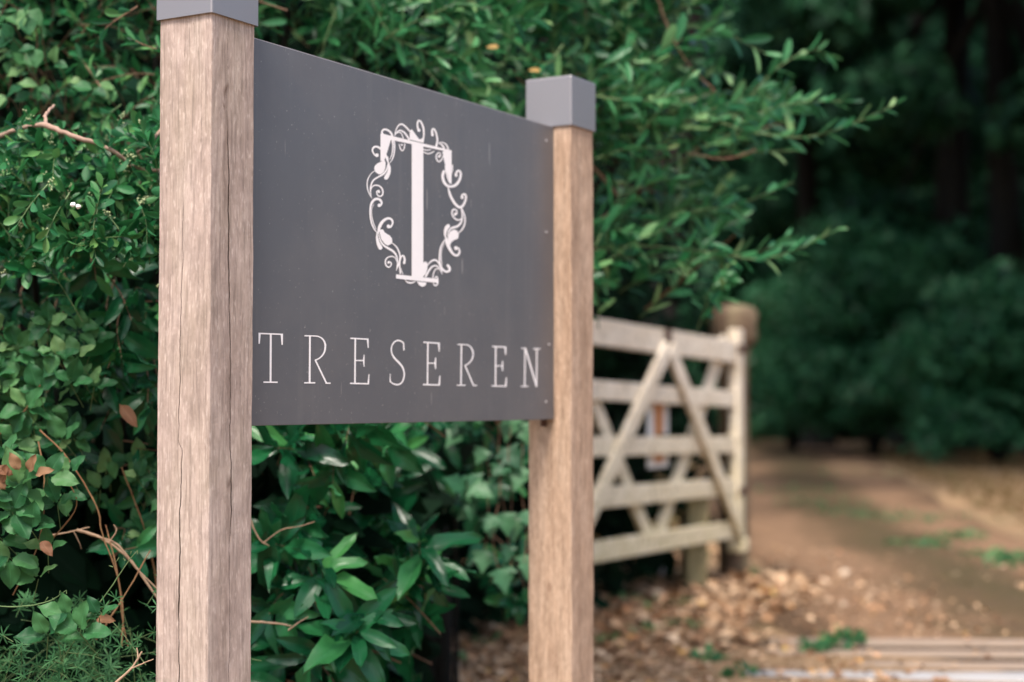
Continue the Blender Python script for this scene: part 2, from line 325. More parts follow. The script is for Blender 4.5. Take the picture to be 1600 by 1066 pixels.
# flat print of the board, traced in tenths of a millimetre on the board's own plane (x along it, z up)
import json
json_loads = json.loads
EMBLEM = '[["s",[5574,14240,5528,14216,5481,14191,5435,14162,5391,14125,5349,14084,5316,14042,5295,14002,5283,13962,5278,13921,5280,13880,5289,13838,5303,13800,5323,13767,5347,13738,5374,13711,5402,13686,5433,13664,5463,13641,5476,13647,5451,13672,5426,13697,5403,13723,5380,13750,5358,13778,5341,13810,5328,13846,5319,13886,5317,13925,5321,13963,5331,14001,5350,14038,5379,14077,5417,14117,5457,14153,5498,14181,5543,14205,5588,14230]],["p",[5463,13641,5467,13640,5471,13640,5475,13642,5477,13644,5476,13647]],["p",[5588,14230,5593,14234,5593,14238,5588,14241,5581,14242,5574,14240]],["s",[6017,14568,6025,14528,6033,14489,6033,14449,6024,14407,6007,14365,5983,14324,5950,14285,5909,14247,5863,14213,5807,14182,5741,14153,5674,14123,5613,14096,5552,14068,5500,14036,5461,13999,5435,13961,5416,13924,5400,13889,5390,13853,5389,13812,5401,13764,5420,13712,5440,13661,5457,13664,5447,13718,5438,13771,5434,13818,5439,13855,5450,13888,5467,13920,5488,13955,5513,13988,5544,14018,5587,14045,5641,14071,5701,14099,5768,14126,5841,14155,5908,14189,5961,14230,6003,14274,6034,14319,6057,14364,6070,14409,6076,14453,6075,14495,6067,14536,6060,14576]],["p",[5440,13661,5442,13658,5447,13657,5452,13658,5456,13661,5457,13664]],["p",[6060,14576,6055,14583,6043,14585,6030,14583,6020,14576,6017,14568]],["s",[5430,13747,5439,13784,5448,13821,5464,13851,5491,13876,5524,13896,5560,13910,5602,13918,5649,13921,5694,13919,5735,13911,5773,13898,5803,13881,5823,13860,5835,13834,5839,13809,5834,13787,5822,13765,5807,13750,5789,13741,5764,13734,5741,13732,5719,13735,5696,13743,5680,13754,5669,13771,5664,13792,5666,13806,5675,13812,5698,13818,5726,13825,5713,13848,5686,13840,5654,13831,5627,13812,5621,13787,5626,13761,5639,13738,5662,13721,5694,13709,5729,13703,5769,13706,5810,13715,5846,13732,5872,13757,5888,13786,5894,13815,5889,13845,5874,13876,5849,13903,5812,13925,5765,13941,5714,13950,5658,13952,5599,13947,5545,13935,5498,13914,5460,13887,5431,13856,5416,13821,5411,13783,5406,13746]],["p",[5726,13825,5736,13831,5741,13839,5737,13845,5726,13849,5713,13848]],["p",[5406,13746,5408,13742,5413,13739,5420,13740,5427,13742,5430,13747]],["p",[5765,13810,5760,13797,5744,13787,5723,13781,5701,13782,5686,13789,5680,13801,5686,13814,5701,13824,5723,13830,5744,13829,5760,13822]],["p",[5900,14528,5824,14454,5656,14392,5566,14329,5545,14265,5597,14202,5703,14174,5794,14181,5895,14246,5950,14332,5962,14439]],["s",[5661,14565,5623,14570,5589,14574,5561,14583,5537,14601,5517,14625,5510,14645,5516,14663,5532,14681,5551,14695,5573,14705,5601,14714,5632,14717,5672,14713,5719,14703,5766,14687,5811,14666,5855,14639,5893,14612,5923,14583,5948,14553,5973,14521,5999,14493,6024,14465,6050,14437,6090,14451,6075,14482,6060,14513,6042,14545,6023,14578,6000,14613,5967,14646,5923,14677,5872,14706,5818,14728,5762,14745,5704,14756,5647,14760,5593,14754,5544,14740,5504,14721,5474,14695,5455,14666,5450,14635,5464,14607,5490,14580,5520,14557,5553,14541,5588,14531,5620,14520]],["p",[6050,14437,6058,14432,6071,14432,6083,14436,6091,14443,6090,14451]],["p",[5620,14520,5644,14520,5666,14529,5679,14542,5677,14556,5661,14565]],["p",[5710,14569,5701,14549,5677,14531,5644,14522,5610,14523,5586,14534,5577,14552,5586,14572,5610,14589,5643,14599,5677,14598,5701,14587]],["s",[6034,14444,6044,14415,6053,14387,6055,14360,6047,14329,6034,14294,6017,14262,5997,14235,5972,14209,5951,14186,5937,14172,5928,14163,5916,14151,6042,14115,6054,14126,6070,14140,6086,14160,6105,14186,6127,14220,6143,14257,6151,14297,6154,14337,6148,14376,6128,14408,6101,14434,6075,14457]],["p",[5916,14151,5902,14123,5917,14099,5956,14088,6003,14094,6042,14115]],["p",[6075,14457,6067,14463,6054,14463,6041,14459,6034,14452,6034,14444]],["s",[5977,15010,5946,15018,5918,15025,5896,15034,5875,15048,5859,15063,5854,15074,5863,15087,5884,15104,5907,15115,5937,15120,5979,15120,6020,15116,6059,15108,6097,15094,6129,15077,6153,15056,6173,15028,6194,14995,6219,14960,6244,14924,6261,14883,6268,14835,6267,14781,6259,14727,6244,14670,6221,14613,6195,14562,6165,14521,6130,14484,6095,14446,6107,14442,6151,14478,6196,14514,6236,14557,6267,14611,6292,14671,6309,14730,6317,14787,6317,14842,6311,14894,6296,14939,6274,14978,6253,15014,6237,15048,6219,15080,6192,15109,6151,15132,6103,15149,6053,15159,5998,15163,5942,15160,5888,15149,5841,15128,5807,15100,5788,15070,5793,15042,5813,15019,5839,15000,5868,14986,5900,14976,5930,14967]],["p",[6095,14446,6093,14443,6095,14441,6099,14440,6103,14440,6107,14442]],["p",[5930,14967,5953,14965,5977,14973,5991,14986,5992,15001,5977,15010]],["p",[5996,15012,5987,14991,5963,14974,5929,14964,5895,14964,5870,14975,5861,14993,5870,15014,5895,15031,5928,15041,5962,15041,5987,15030]],["s",[6174,14942,6186,14897,6197,14853,6202,14807,6196,14753,6184,14696,6168,14645,6149,14605,6126,14569,6103,14533,6117,14531,6148,14566,6180,14602,6207,14644,6228,14697,6244,14756,6252,14813,6250,14863,6239,14909,6229,14954]],["p",[6103,14533,6102,14530,6105,14528,6109,14528,6114,14529,6117,14531]],["p",[6229,14954,6222,14962,6207,14965,6189,14961,6177,14952,6174,14942]],["p",[5769,15030,6176,15033,6152,14950,6038,14714,5900,14467,5772,14454]],["p",[5769,15033,6301,15037,8519,15041,8533,14994,6302,14953,6146,14948]],["p",[8151,14969,8532,15041,8533,14281,8439,14336,8342,14512,8238,14742]],["s",[6295,15052,6312,15092,6329,15131,6350,15170,6378,15210,6411,15250,6445,15281,6481,15302,6517,15316,6549,15322,6584,15319,6627,15308,6675,15293,6726,15272,6780,15245,6835,15219,6879,15246,6825,15274,6771,15302,6718,15325,6666,15343,6614,15356,6557,15358,6500,15346,6450,15324,6407,15294,6371,15257,6340,15214,6314,15172,6298,15131,6287,15092,6276,15052]],["p",[6835,15219,6851,15216,6869,15219,6882,15228,6886,15238,6879,15246]],["p",[6276,15052,6277,15049,6281,15047,6287,15047,6292,15049,6295,15052]],["s",[6292,15056,6319,15084,6345,15112,6375,15135,6413,15156,6454,15173,6491,15181,6528,15181,6571,15175,6613,15164,6649,15150,6683,15131,6716,15110,6747,15088,6777,15064,6807,15040,6863,15066,6835,15091,6806,15116,6774,15140,6738,15162,6697,15182,6653,15198,6602,15209,6547,15216,6489,15213,6435,15196,6390,15171,6352,15144,6324,15117,6301,15087,6279,15059]],["p",[6807,15040,6822,15035,6842,15036,6859,15044,6867,15055,6863,15066]],["p",[6279,15059,6278,15056,6280,15054,6284,15053,6289,15054,6292,15056]],["s",[6292,15050,6325,15077,6357,15104,6388,15123,6421,15135,6455,15142,6483,15143,6507,15137,6531,15124,6553,15108,6568,15089,6580,15066,6593,15044,6629,15054,6617,15077,6604,15101,6586,15122,6562,15141,6533,15156,6497,15165,6455,15163,6411,15153,6371,15136,6337,15111,6308,15082,6279,15054]],["p",[6593,15044,6599,15039,6610,15038,6622,15041,6629,15048,6629,15054]],["p",[6279,15054,6278,15051,6279,15049,6283,15048,6288,15048,6292,15050]],["s",[6647,14929,6642,14897,6638,14866,6629,14840,6611,14815,6589,14794,6578,14786,6569,14789,6548,14801,6527,14819,6511,14842,6498,14870,6484,14900,6447,14890,6459,14860,6470,14830,6487,14803,6511,14782,6541,14766,6583,14762,6622,14781,6650,14808,6671,14838,6682,14869,6687,14901,6691,14933]],["p",[6484,14900,6478,14905,6467,14906,6456,14903,6448,14897,6447,14890]],["p",[6691,14933,6688,14940,6677,14944,6664,14943,6652,14937,6647,14929]],["p",[6599,14904,6594,14892,6580,14883,6561,14877,6542,14878,6528,14884,6523,14894,6528,14905,6542,14915,6561,14920,6580,14920,6594,14914]],["p",[6857,15056,6857,15191,6889,15262,6950,15282,7031,15234,7129,15166,7228,15110,7310,15127,7376,15178,7419,15224,7403,15054,7097,15052]],["s",[7256,15310,7237,15328,7218,15344,7203,15362,7193,15389,7186,15418,7187,15444,7198,15469,7215,15490,7219,15494,7223,15492,7250,15484,7278,15468,7305,15443,7330,15410,7350,15375,7363,15338,7371,15298,7376,15255,7376,15208,7373,15159,7370,15109,7416,15113,7426,15164,7437,15215,7442,15264,7441,15310,7434,15353,7421,15394,7399,15433,7371,15469,7340,15498,7302,15519,7258,15532,7202,15530,7157,15504,7135,15472,7122,15440,7120,15407,7125,15374,7133,15344,7143,15319,7154,15297,7165,15277]],["p",[7370,15109,7373,15102,7384,15098,7398,15099,7410,15105,7416,15113]],["p",[7165,15277,7185,15267,7214,15267,7243,15277,7259,15294,7256,15310]],["p",[7273,15313,7265,15295,7242,15279,7211,15270,7180,15270,7157,15280,7149,15296,7157,15314,7180,15330,7211,15339,7242,15339,7265,15330]],["s",[7803,15286,7790,15314,7778,15342,7773,15364,7777,15384,7785,15400,7780,15400,7783,15399,7806,15389,7830,15371,7854,15343,7875,15305,7892,15268,7903,15233,7910,15199,7909,15165,7897,15129,7879,15090,7859,15051,7945,15051,7959,15090,7974,15131,7983,15171,7984,15211,7978,15249,7965,15286,7945,15326,7919,15365,7891,15397,7858,15419,7821,15434,7772,15436,7727,15413,7705,15386,7692,15356,7689,15325,7693,15293,7696,15263]],["p",[7859,15051,7861,15037,7879,15028,7905,15027,7930,15036,7945,15051]],["p",[7696,15263,7711,15248,7740,15244,7773,15251,7797,15267,7803,15286]],["s",[7999,15133,8044,15142,8087,15151,8130,15154,8183,15151,8240,15143,8286,15129,8315,15108,8339,15078,8364,15047,8422,15067,8395,15097,8367,15129,8326,15155,8267,15170,8200,15177,8137,15177,8084,15169,8038,15156,7995,15143]],["p",[8364,15047,8376,15040,8395,15040,8413,15046,8423,15057,8422,15067]],["p",[7995,15143,7989,15141,7987,15137,7988,15134,7993,15132,7999,15133]],["s",[8008,15123,8039,15115,8068,15107,8094,15096,8123,15081,8156,15061,8189,15040,8250,15072,8215,15093,8179,15114,8140,15130,8097,15137,8057,15138,8020,15138]],["p",[8189,15040,8209,15035,8232,15038,8251,15048,8258,15061,8250,15072]],["p",[8020,15138,8012,15138,8004,15135,8001,15130,8002,15126,8008,15123]],["s",[7388,14902,7431,14900,7475,14898,7525,14900,7577,14909,7629,14922,7679,14935,7673,14952,7622,14942,7572,14932,7527,14926,7485,14924,7443,14924,7399,14925]],["p",[7679,14935,7688,14939,7693,14944,7691,14950,7684,14953,7673,14952]],["p",[7399,14925,7387,14923,7377,14918,7373,14911,7377,14905,7388,14902]],["s",[7384,14848,7439,14839,7496,14829,7557,14827,7623,14838,7685,14856,7737,14875,7775,14893,7803,14911,7829,14928,7813,14938,7782,14923,7752,14910,7717,14896,7668,14880,7613,14863,7562,14853,7512,14854,7458,14862,7402,14870]],["p",[7829,14928,7834,14933,7834,14937,7829,14940,7821,14940,7813,14938]],["p",[7402,14870,7390,14869,7379,14865,7374,14858,7376,14852,7384,14848]],["s",[8039,14815,8058,14831,8080,14848,8095,14868,8098,14889,8091,14909,8075,14923,8047,14931,8009,14933,7968,14923,7932,14900,7898,14870,7876,14838,7872,14806,7881,14775,7899,14748,7927,14727,7966,14712,8015,14708,8065,14725,8105,14750,8137,14778,8160,14806,8176,14835,8192,14863,8159,14865,8139,14837,8120,14810,8097,14787,8068,14765,8035,14745,8015,14738,7996,14740,7969,14751,7948,14767,7934,14788,7927,14814,7929,14839,7944,14863,7970,14888,7993,14904,8009,14908,8028,14908,8043,14905,8051,14897,8054,14883,8050,14871,8038,14861,8015,14849,7991,14835]],["p",[8192,14863,8192,14869,8186,14873,8176,14873,8166,14871,8159,14865]],["p",[7991,14835,7981,14823,7984,14813,7999,14806,8020,14807,8039,14815]],["p",[8062,14850,8056,14836,8039,14824,8015,14818,7991,14818,7973,14825,7967,14837,7973,14851,7991,14863,8015,14869,8039,14869,8056,14862]],["p",[8540,14727,8592,14726,8585,14597,8540,14498]],["s",[8156,14534,8138,14503,8118,14469,8108,14429,8113,14383,8129,14335,8157,14291,8200,14256,8253,14229,8313,14209,8381,14200,8450,14200,8518,14207,8586,14217,8657,14235,8727,14262,8791,14301,8850,14347,8897,14394,8930,14444,8950,14493,8960,14536,8958,14573,8944,14603,8921,14627,8883,14643,8834,14647,8780,14638,8737,14615,8704,14587,8679,14560,8666,14534,8663,14512,8659,14494,8779,14514,8769,14530,8760,14543,8759,14554,8773,14572,8797,14591,8813,14600,8821,14601,8836,14599,8850,14594,8861,14580,8869,14558,8868,14529,8855,14492,8834,14450,8803,14410,8760,14372,8707,14335,8656,14306,8611,14285,8563,14269,8514,14258,8462,14253,8413,14254,8371,14262,8332,14278,8294,14301,8265,14329,8241,14363,8224,14404,8218,14440,8225,14467,8245,14494,8265,14525]],["p",[8659,14494,8674,14478,8706,14471,8742,14477,8770,14494,8779,14514]],["p",[8265,14525,8267,14545,8247,14559,8213,14562,8178,14552,8156,14534]],["s",[8252,14649,8257,14614,8262,14578,8273,14538,8291,14492,8315,14442,8343,14396,8376,14358,8412,14325,8448,14292,8479,14304,8448,14338,8417,14372,8389,14409,8363,14454,8340,14503,8321,14549,8308,14587,8301,14621,8293,14656]],["p",[8448,14292,8455,14289,8466,14289,8476,14292,8481,14298,8479,14304]],["p",[8293,14656,8288,14662,8277,14664,8264,14662,8255,14656,8252,14649]],["s",[8371,14186,8379,14145,8387,14105,8404,14063,8431,14020,8466,13977,8505,13937,8551,13899,8601,13864,8652,13835,8703,13810,8756,13791,8813,13779,8873,13778,8933,13788,8988,13807,9034,13836,9073,13871,9106,13908,9136,13950,9163,13995,9179,14038,9178,14074,9165,14105,9143,14129,9104,14143,9056,14144,9010,14134,8971,14115,8940,14091,8917,14067,8909,14042,8915,14025,8917,14013,9033,14055,9016,14062,9004,14063,8997,14061,9007,14073,9030,14089,9046,14097,9055,14098,9064,14099,9071,14096,9083,14083,9093,14061,9093,14034,9079,13999,9053,13958,9023,13921,8991,13890,8957,13864,8927,13848,8902,13839,8879,13835,8853,13836,8818,13843,8776,13858,8732,13879,8687,13906,8641,13939,8598,13973,8558,14010,8522,14049,8490,14087,8464,14123,8441,14159,8418,14196]],["p",[8917,14013,8944,14001,8983,14001,9019,14014,9038,14034,9033,14055]],["p",[8418,14196,8411,14202,8397,14204,8382,14201,8372,14194,8371,14186]],["s",[5736,13491,5762,13502,5793,13516,5822,13535,5841,13560,5853,13588,5849,13617,5824,13643,5786,13664,5738,13678,5683,13682,5624,13677,5565,13662,5512,13636,5465,13603,5427,13565,5402,13523,5387,13479,5378,13433,5373,13387,5373,13340,5378,13291,5389,13239,5404,13186,5425,13136,5453,13093,5486,13054,5520,13021,5554,12995,5589,12975,5623,12955,5642,12964,5615,12988,5589,13011,5563,13038,5533,13072,5502,13109,5477,13150,5457,13197,5441,13248,5432,13299,5430,13346,5434,13391,5443,13435,5458,13477,5477,13517,5501,13550,5532,13578,5569,13602,5603,13618,5636,13627,5672,13631,5702,13630,5730,13622,5758,13608,5774,13595,5781,13582,5780,13564,5772,13551,5760,13546,5735,13543,5706,13538]],["p",[5623,12955,5629,12953,5636,12953,5642,12956,5644,12961,5642,12964]],["p",[5706,13538,5683,13526,5675,13509,5685,13495,5708,13488,5736,13491]],["p",[5794,13536,5785,13517,5762,13501,5730,13493,5698,13494,5675,13505,5666,13523,5675,13542,5698,13558,5730,13566,5762,13564,5785,13553]],["s",[5534,13535,5503,13499,5472,13463,5450,13422,5441,13376,5442,13328,5449,13281,5460,13235,5478,13189,5501,13145,5533,13102,5570,13061,5607,13019,5627,13026,5594,13069,5561,13111,5533,13154,5509,13197,5489,13241,5476,13285,5468,13332,5467,13378,5473,13422,5491,13460,5518,13496,5545,13533]],["p",[5607,13019,5612,13017,5618,13017,5624,13019,5627,13022,5627,13026]],["p",[5545,13533,5545,13535,5543,13537,5540,13538,5536,13537,5534,13535]],["s",[6060,13080,6092,13085,6132,13091,6175,13109,6210,13141,6241,13179,6258,13217,6252,13251,6229,13279,6194,13300,6149,13313,6095,13316,6035,13310,5970,13293,5902,13268,5839,13236,5785,13199,5737,13156,5700,13109,5677,13059,5666,13007,5655,12957,5719,12954,5748,13003,5777,13051,5807,13093,5838,13132,5873,13168,5910,13199,5956,13226,6007,13248,6052,13263,6087,13268,6117,13267,6141,13261,6164,13249,6183,13232,6190,13213,6180,13186,6156,13153,6131,13131,6115,13126,6092,13127,6060,13126]],["p",[5655,12957,5656,12946,5669,12938,5690,12937,5709,12943,5719,12954]],["p",[6060,13126,6036,13119,6022,13106,6022,13092,6036,13082,6060,13080]],["p",[6131,13131,6122,13111,6099,13095,6066,13088,6034,13090,6010,13101,6001,13119,6010,13138,6033,13154,6066,13162,6098,13160,6122,13148]],["p",[5738,13021,5860,13041,5937,12978,6123,12932,6200,12877,6210,12807,6139,12748,6046,12718,5938,12741,5809,12826,5748,12943]],["s",[5635,12952,5625,12917,5614,12881,5609,12842,5614,12798,5625,12754,5640,12713,5661,12679,5685,12652,5707,12626,5840,12678,5811,12702,5785,12723,5760,12747,5735,12780,5711,12818,5693,12854,5684,12887,5681,12920,5678,12954]],["p",[5707,12626,5741,12610,5788,12610,5829,12626,5849,12652,5840,12678]],["p",[5678,12954,5675,12961,5664,12965,5651,12964,5640,12959,5635,12952]],["s",[5699,12956,5702,12922,5706,12888,5719,12850,5743,12807,5777,12761,5822,12720,5881,12691,5947,12669,6012,12649,6076,12632,6139,12618,6193,12602,6238,12584,6278,12563,6312,12540,6343,12513,6367,12482,6384,12447,6387,12409,6382,12366,6375,12325,6368,12288,6360,12253,6352,12217,6367,12216,6383,12252,6399,12287,6412,12325,6422,12367,6428,12411,6427,12453,6417,12493,6399,12530,6372,12564,6337,12594,6293,12620,6241,12642,6180,12660,6114,12674,6050,12689,5986,12705,5923,12723,5870,12746,5827,12780,5789,12821,5759,12861,5740,12894,5729,12926,5717,12959]],["p",[6352,12217,6352,12214,6355,12212,6360,12212,6365,12214,6367,12216]],["p",[5717,12959,5715,12962,5710,12963,5704,12962,5700,12959,5699,12956]],["s",[6176,12779,6228,12760,6279,12741,6323,12718,6362,12690,6397,12658,6426,12624,6449,12587,6465,12549,6471,12509,6464,12464,6446,12416,6426,12368,6405,12321,6383,12274,6360,12227,6377,12225,6413,12270,6450,12315,6480,12363,6504,12412,6521,12463,6528,12513,6521,12558,6504,12600,6478,12639,6446,12676,6406,12711,6360,12740,6307,12762,6250,12779,6194,12795]],["p",[6360,12227,6360,12224,6363,12222,6368,12221,6374,12222,6377,12225]],["p",[6194,12795,6185,12796,6176,12794,6170,12789,6170,12783,6176,12779]],["s",[6070,12376,6102,12370,6131,12365,6146,12359,6151,12344,6148,12322,6138,12305,6118,12293,6090,12283,6069,12281,6045,12288,6016,12302,5996,12321,5985,12345,5981,12376,5988,12403,6006,12427,6037,12450,6073,12468,6117,12480,6168,12488,6215,12491,6251,12489,6283,12481,6312,12469,6336,12449,6357,12421,6378,12393,6402,12399,6385,12429,6367,12459,6342,12484,6308,12501,6267,12512,6220,12516,6166,12513,6106,12503,6052,12488,6007,12466,5968,12439,5941,12408,5930,12374,5931,12337,5945,12305,5974,12280,6014,12262,6058,12253,6104,12258,6145,12274,6175,12295,6190,12320,6194,12348,6185,12373,6155,12387,6119,12394,6087,12400]],["p",[6378,12393,6383,12390,6390,12389,6398,12391,6402,12395,6402,12399]],["p",[6087,12400,6074,12399,6062,12395,6057,12387,6060,12380,6070,12376]],["p",[6112,12367,6107,12354,6091,12344,6069,12339,6048,12341,6032,12349,6026,12361,6032,12374,6047,12384,6069,12389,6091,12387,6107,12379]],["s",[6699,12394,6707,12419,6715,12445,6716,12475,6704,12505,6686,12534,6660,12556,6621,12567,6577,12563,6542,12546,6518,12523,6498,12493,6482,12459,6470,12421,6462,12377,6459,12330,6465,12277,6475,12221,6485,12166,6548,12175,6533,12230,6518,12284,6510,12334,6511,12379,6519,12420,6531,12456,6547,12487,6566,12512,6583,12527,6595,12531,6601,12531,6606,12528,6617,12514,6628,12489,6633,12466,6629,12446,6618,12424,6606,12400]],["p",[6485,12166,6494,12157,6511,12152,6530,12155,6545,12164,6548,12175]],["p",[6606,12400,6608,12384,6628,12372,6657,12371,6684,12379,6699,12394]],["s",[6525,12280,6533,12260,6541,12239,6552,12218,6566,12197,6582,12175,6599,12153,6625,12161,6608,12183,6591,12204,6576,12225,6563,12244,6551,12264,6540,12283]],["p",[6599,12153,6604,12150,6613,12149,6621,12152,6626,12156,6625,12161]],["p",[6540,12283,6537,12286,6533,12286,6528,12285,6525,12283,6525,12280]],["p",[6350,12136,6932,12139,7988,12146,7974,12055,6932,12049,6350,12049]],["s",[6685,12029,6711,12012,6738,11994,6776,11980,6825,11972,6880,11971,6937,11976,6991,11989,7041,12007,7089,12025,7080,12038,7026,12027,6974,12017,6928,12011,6884,12008,6839,12008,6799,12010,6767,12016,6733,12027,6698,12038]],["p",[7089,12025,7095,12028,7097,12032,7094,12036,7088,12038,7080,12038]],["p",[6698,12038,6693,12039,6687,12038,6683,12035,6682,12032,6685,12029]],["p",[7139,12035,7221,11967,7336,11934,7418,11943,7494,11984,7521,12035]],["p",[6932,14981,7384,14983,7392,12123,6942,12121]],["p",[7368,12149,7394,12459,7466,12488,7533,12479,7566,12426,7550,12316,7477,12210]],["s",[7579,12412,7627,12443,7673,12473,7719,12495,7768,12513,7819,12525,7860,12528,7896,12523,7936,12508,7977,12484,8018,12444,8057,12394,8089,12349,8110,12314,8123,12284,8137,12253,8157,12256,8153,12288,8149,12321,8135,12359,8108,12407,8070,12460,8029,12504,7986,12536,7936,12558,7875,12569,7806,12564,7739,12546,7680,12522,7631,12491,7591,12456,7553,12422]],["p",[8137,12253,8139,12250,8145,12249,8151,12250,8156,12252,8157,12256]],["p",[7553,12422,7549,12416,7552,12411,7560,12408,7570,12409,7579,12412]],["s",[7529,12162,7568,12207,7608,12252,7647,12293,7688,12330,7729,12362,7769,12385,7811,12399,7855,12408,7895,12409,7930,12405,7964,12394,8001,12376,8038,12348,8076,12313,8113,12278,8132,12284,8103,12322,8073,12361,8040,12393,8002,12417,7959,12434,7908,12443,7851,12442,7790,12432,7731,12413,7678,12384,7631,12349,7585,12310,7542,12268,7500,12222,7458,12177]],["p",[8113,12278,8118,12275,8124,12275,8130,12277,8133,12280,8132,12284]],["p",[7458,12177,7454,12164,7465,12152,7487,12148,7511,12151,7529,12162]],["s",[7797,12157,7804,12191,7811,12225,7823,12257,7845,12290,7872,12321,7900,12342,7926,12351,7963,12355,8003,12359,8003,12378,7962,12376,7917,12374,7870,12360,7832,12332,7801,12297,7778,12261,7764,12226,7757,12191,7751,12156]],["p",[8003,12359,8013,12362,8020,12367,8019,12373,8013,12377,8003,12378]],["p",[7751,12156,7754,12149,7764,12144,7779,12144,7791,12149,7797,12157]],["s",[7888,12157,7901,12170,7911,12180,7907,12180,7912,12177,7926,12168,7937,12154,7944,12129,7947,12097,7943,12068,7932,12044,7915,12023,7900,12012,7887,12008,7867,12007,7850,12008,7840,12013,7827,12026,7813,12040,7776,12030,7786,12014,7797,11997,7819,11982,7855,11976,7897,11977,7939,11989,7967,12011,7986,12038,7997,12067,8001,12100,7998,12135,7989,12165,7970,12186,7944,12200,7910,12206,7877,12195,7861,12180,7848,12168]],["p",[7813,12040,7805,12045,7793,12046,7781,12043,7775,12036,7776,12030]],["p",[7848,12168,7845,12160,7850,12153,7863,12150,7877,12151,7888,12157]],["s",[8334,12443,8362,12427,8387,12414,8400,12403,8404,12390,8402,12376,8396,12368,8379,12360,8349,12352,8318,12349,8284,12352,8245,12361,8205,12378,8163,12406,8121,12443,8091,12487,8073,12540,8066,12601,8067,12664,8075,12727,8091,12789,8116,12848,8158,12905,8211,12961,8266,13018,8230,13027,8169,12971,8108,12915,8058,12855,8029,12791,8014,12725,8006,12661,8001,12596,8003,12531,8018,12472,8050,12421,8095,12379,8143,12345,8193,12321,8248,12307,8305,12300,8365,12304,8421,12318,8469,12338,8497,12367,8505,12397,8500,12425,8479,12450,8452,12470,8427,12488]],["p",[8266,13018,8269,13025,8264,13031,8253,13034,8240,13032,8230,13027]],["p",[8427,12488,8397,12497,8361,12494,8332,12480,8322,12460,8334,12443]],["s",[8165,12451,8149,12498,8133,12545,8124,12596,8121,12655,8124,12718,8137,12780,8165,12838,8203,12896,8242,12955,8227,12957,8183,12899,8139,12841,8107,12781,8089,12717,8083,12652,8086,12592,8101,12540,8125,12494,8148,12448]],["p",[8242,12955,8243,12958,8240,12960,8235,12961,8230,12960,8227,12957]],["p",[8148,12448,8151,12446,8156,12445,8161,12446,8164,12448,8165,12451]],["s",[8737,12834,8771,12853,8797,12868,8798,12872,8811,12858,8823,12828,8821,12801,8804,12776,8775,12751,8751,12740,8721,12739,8671,12747,8623,12763,8577,12795,8531,12838,8490,12881,8456,12922,8426,12964,8401,12999,8382,13024,8367,13047,8351,13071,8269,13059,8264,13032,8260,13002,8268,12967,8293,12927,8329,12883,8373,12840,8426,12797,8488,12754,8554,12721,8625,12699,8700,12690,8777,12695,8841,12723,8883,12761,8905,12801,8898,12840,8873,12877,8836,12903,8775,12902,8726,12887,8685,12875]],["p",[8351,13071,8341,13082,8318,13087,8293,13084,8274,13073,8269,13059]],["p",[8685,12875,8665,12861,8663,12845,8679,12832,8707,12828,8737,12834]],["p",[8781,12888,8772,12868,8744,12851,8708,12843,8671,12845,8644,12858,8634,12877,8644,12897,8671,12914,8707,12922,8744,12920,8771,12907]],["p",[8379,13117,8448,13217,8623,13288,8763,13273,8834,13194,8799,13097,8623,13045,8501,12978,8484,12921,8379,12931]],["s",[8313,13058,8309,13096,8305,13133,8310,13166,8329,13202,8356,13239,8382,13268,8400,13283,8420,13295,8447,13313,8325,13363,8299,13345,8266,13323,8237,13290,8219,13250,8207,13204,8207,13159,8222,13119,8248,13084,8273,13050]],["p",[8447,13313,8468,13340,8458,13366,8421,13382,8370,13380,8325,13363]],["p",[8273,13050,8279,13045,8291,13043,8303,13045,8312,13051,8313,13058]],["s",[8372,13116,8384,13148,8396,13179,8418,13208,8456,13238,8504,13267,8556,13291,8619,13307,8701,13323,8784,13347,8854,13380,8912,13417,8957,13460,8985,13507,9000,13556,9004,13606,8996,13656,8978,13706,8961,13755,8919,13748,8932,13698,8944,13648,8947,13601,8937,13555,8917,13511,8888,13473,8847,13440,8797,13411,8742,13387,8676,13368,8595,13351,8515,13326,8453,13291,8407,13253,8374,13216,8358,13181,8355,13148,8351,13116]],["p",[8961,13755,8955,13761,8943,13763,8930,13761,8921,13755,8919,13748]],["p",[8351,13116,8353,13112,8357,13110,8364,13110,8369,13113,8372,13116]],["s",[8827,13224,8885,13250,8946,13277,9002,13312,9049,13358,9088,13409,9114,13462,9126,13515,9125,13569,9114,13620,9089,13668,9055,13712,9022,13748,8996,13773,8972,13791,8949,13809,8895,13785,8918,13768,8940,13751,8964,13728,8995,13693,9028,13652,9051,13608,9061,13561,9062,13511,9051,13463,9026,13415,8990,13368,8950,13328,8907,13295,8857,13266,8805,13237]],["p",[8949,13809,8934,13814,8914,13813,8897,13805,8890,13795,8895,13785]],["p",[8805,13237,8799,13231,8800,13226,8806,13222,8817,13221,8827,13224]],["s",[8671,13595,8702,13607,8739,13622,8768,13645,8777,13675,8773,13709,8752,13737,8705,13752,8647,13755,8589,13745,8547,13719,8520,13687,8510,13653,8519,13616,8543,13579,8579,13546,8629,13522,8691,13505,8754,13496,8819,13499,8884,13511,8939,13534,8973,13567,8992,13605,9010,13642,8976,13644,8954,13608,8932,13573,8905,13550,8867,13537,8819,13531,8771,13531,8722,13538,8671,13552,8630,13571,8601,13597,8580,13630,8573,13658,8582,13682,8602,13703,8619,13714,8642,13718,8678,13717,8702,13712,8717,13696,8725,13670,8722,13650,8708,13642,8678,13635,8643,13627]],["p",[9010,13642,9010,13648,9004,13652,8993,13653,8983,13650,8976,13644]],["p",[8643,13627,8627,13617,8622,13606,8631,13596,8649,13592,8671,13595]],["p",[8738,13645,8730,13629,8710,13616,8682,13609,8654,13611,8633,13620,8626,13634,8633,13650,8654,13663,8682,13669,8710,13668,8730,13659]]]'
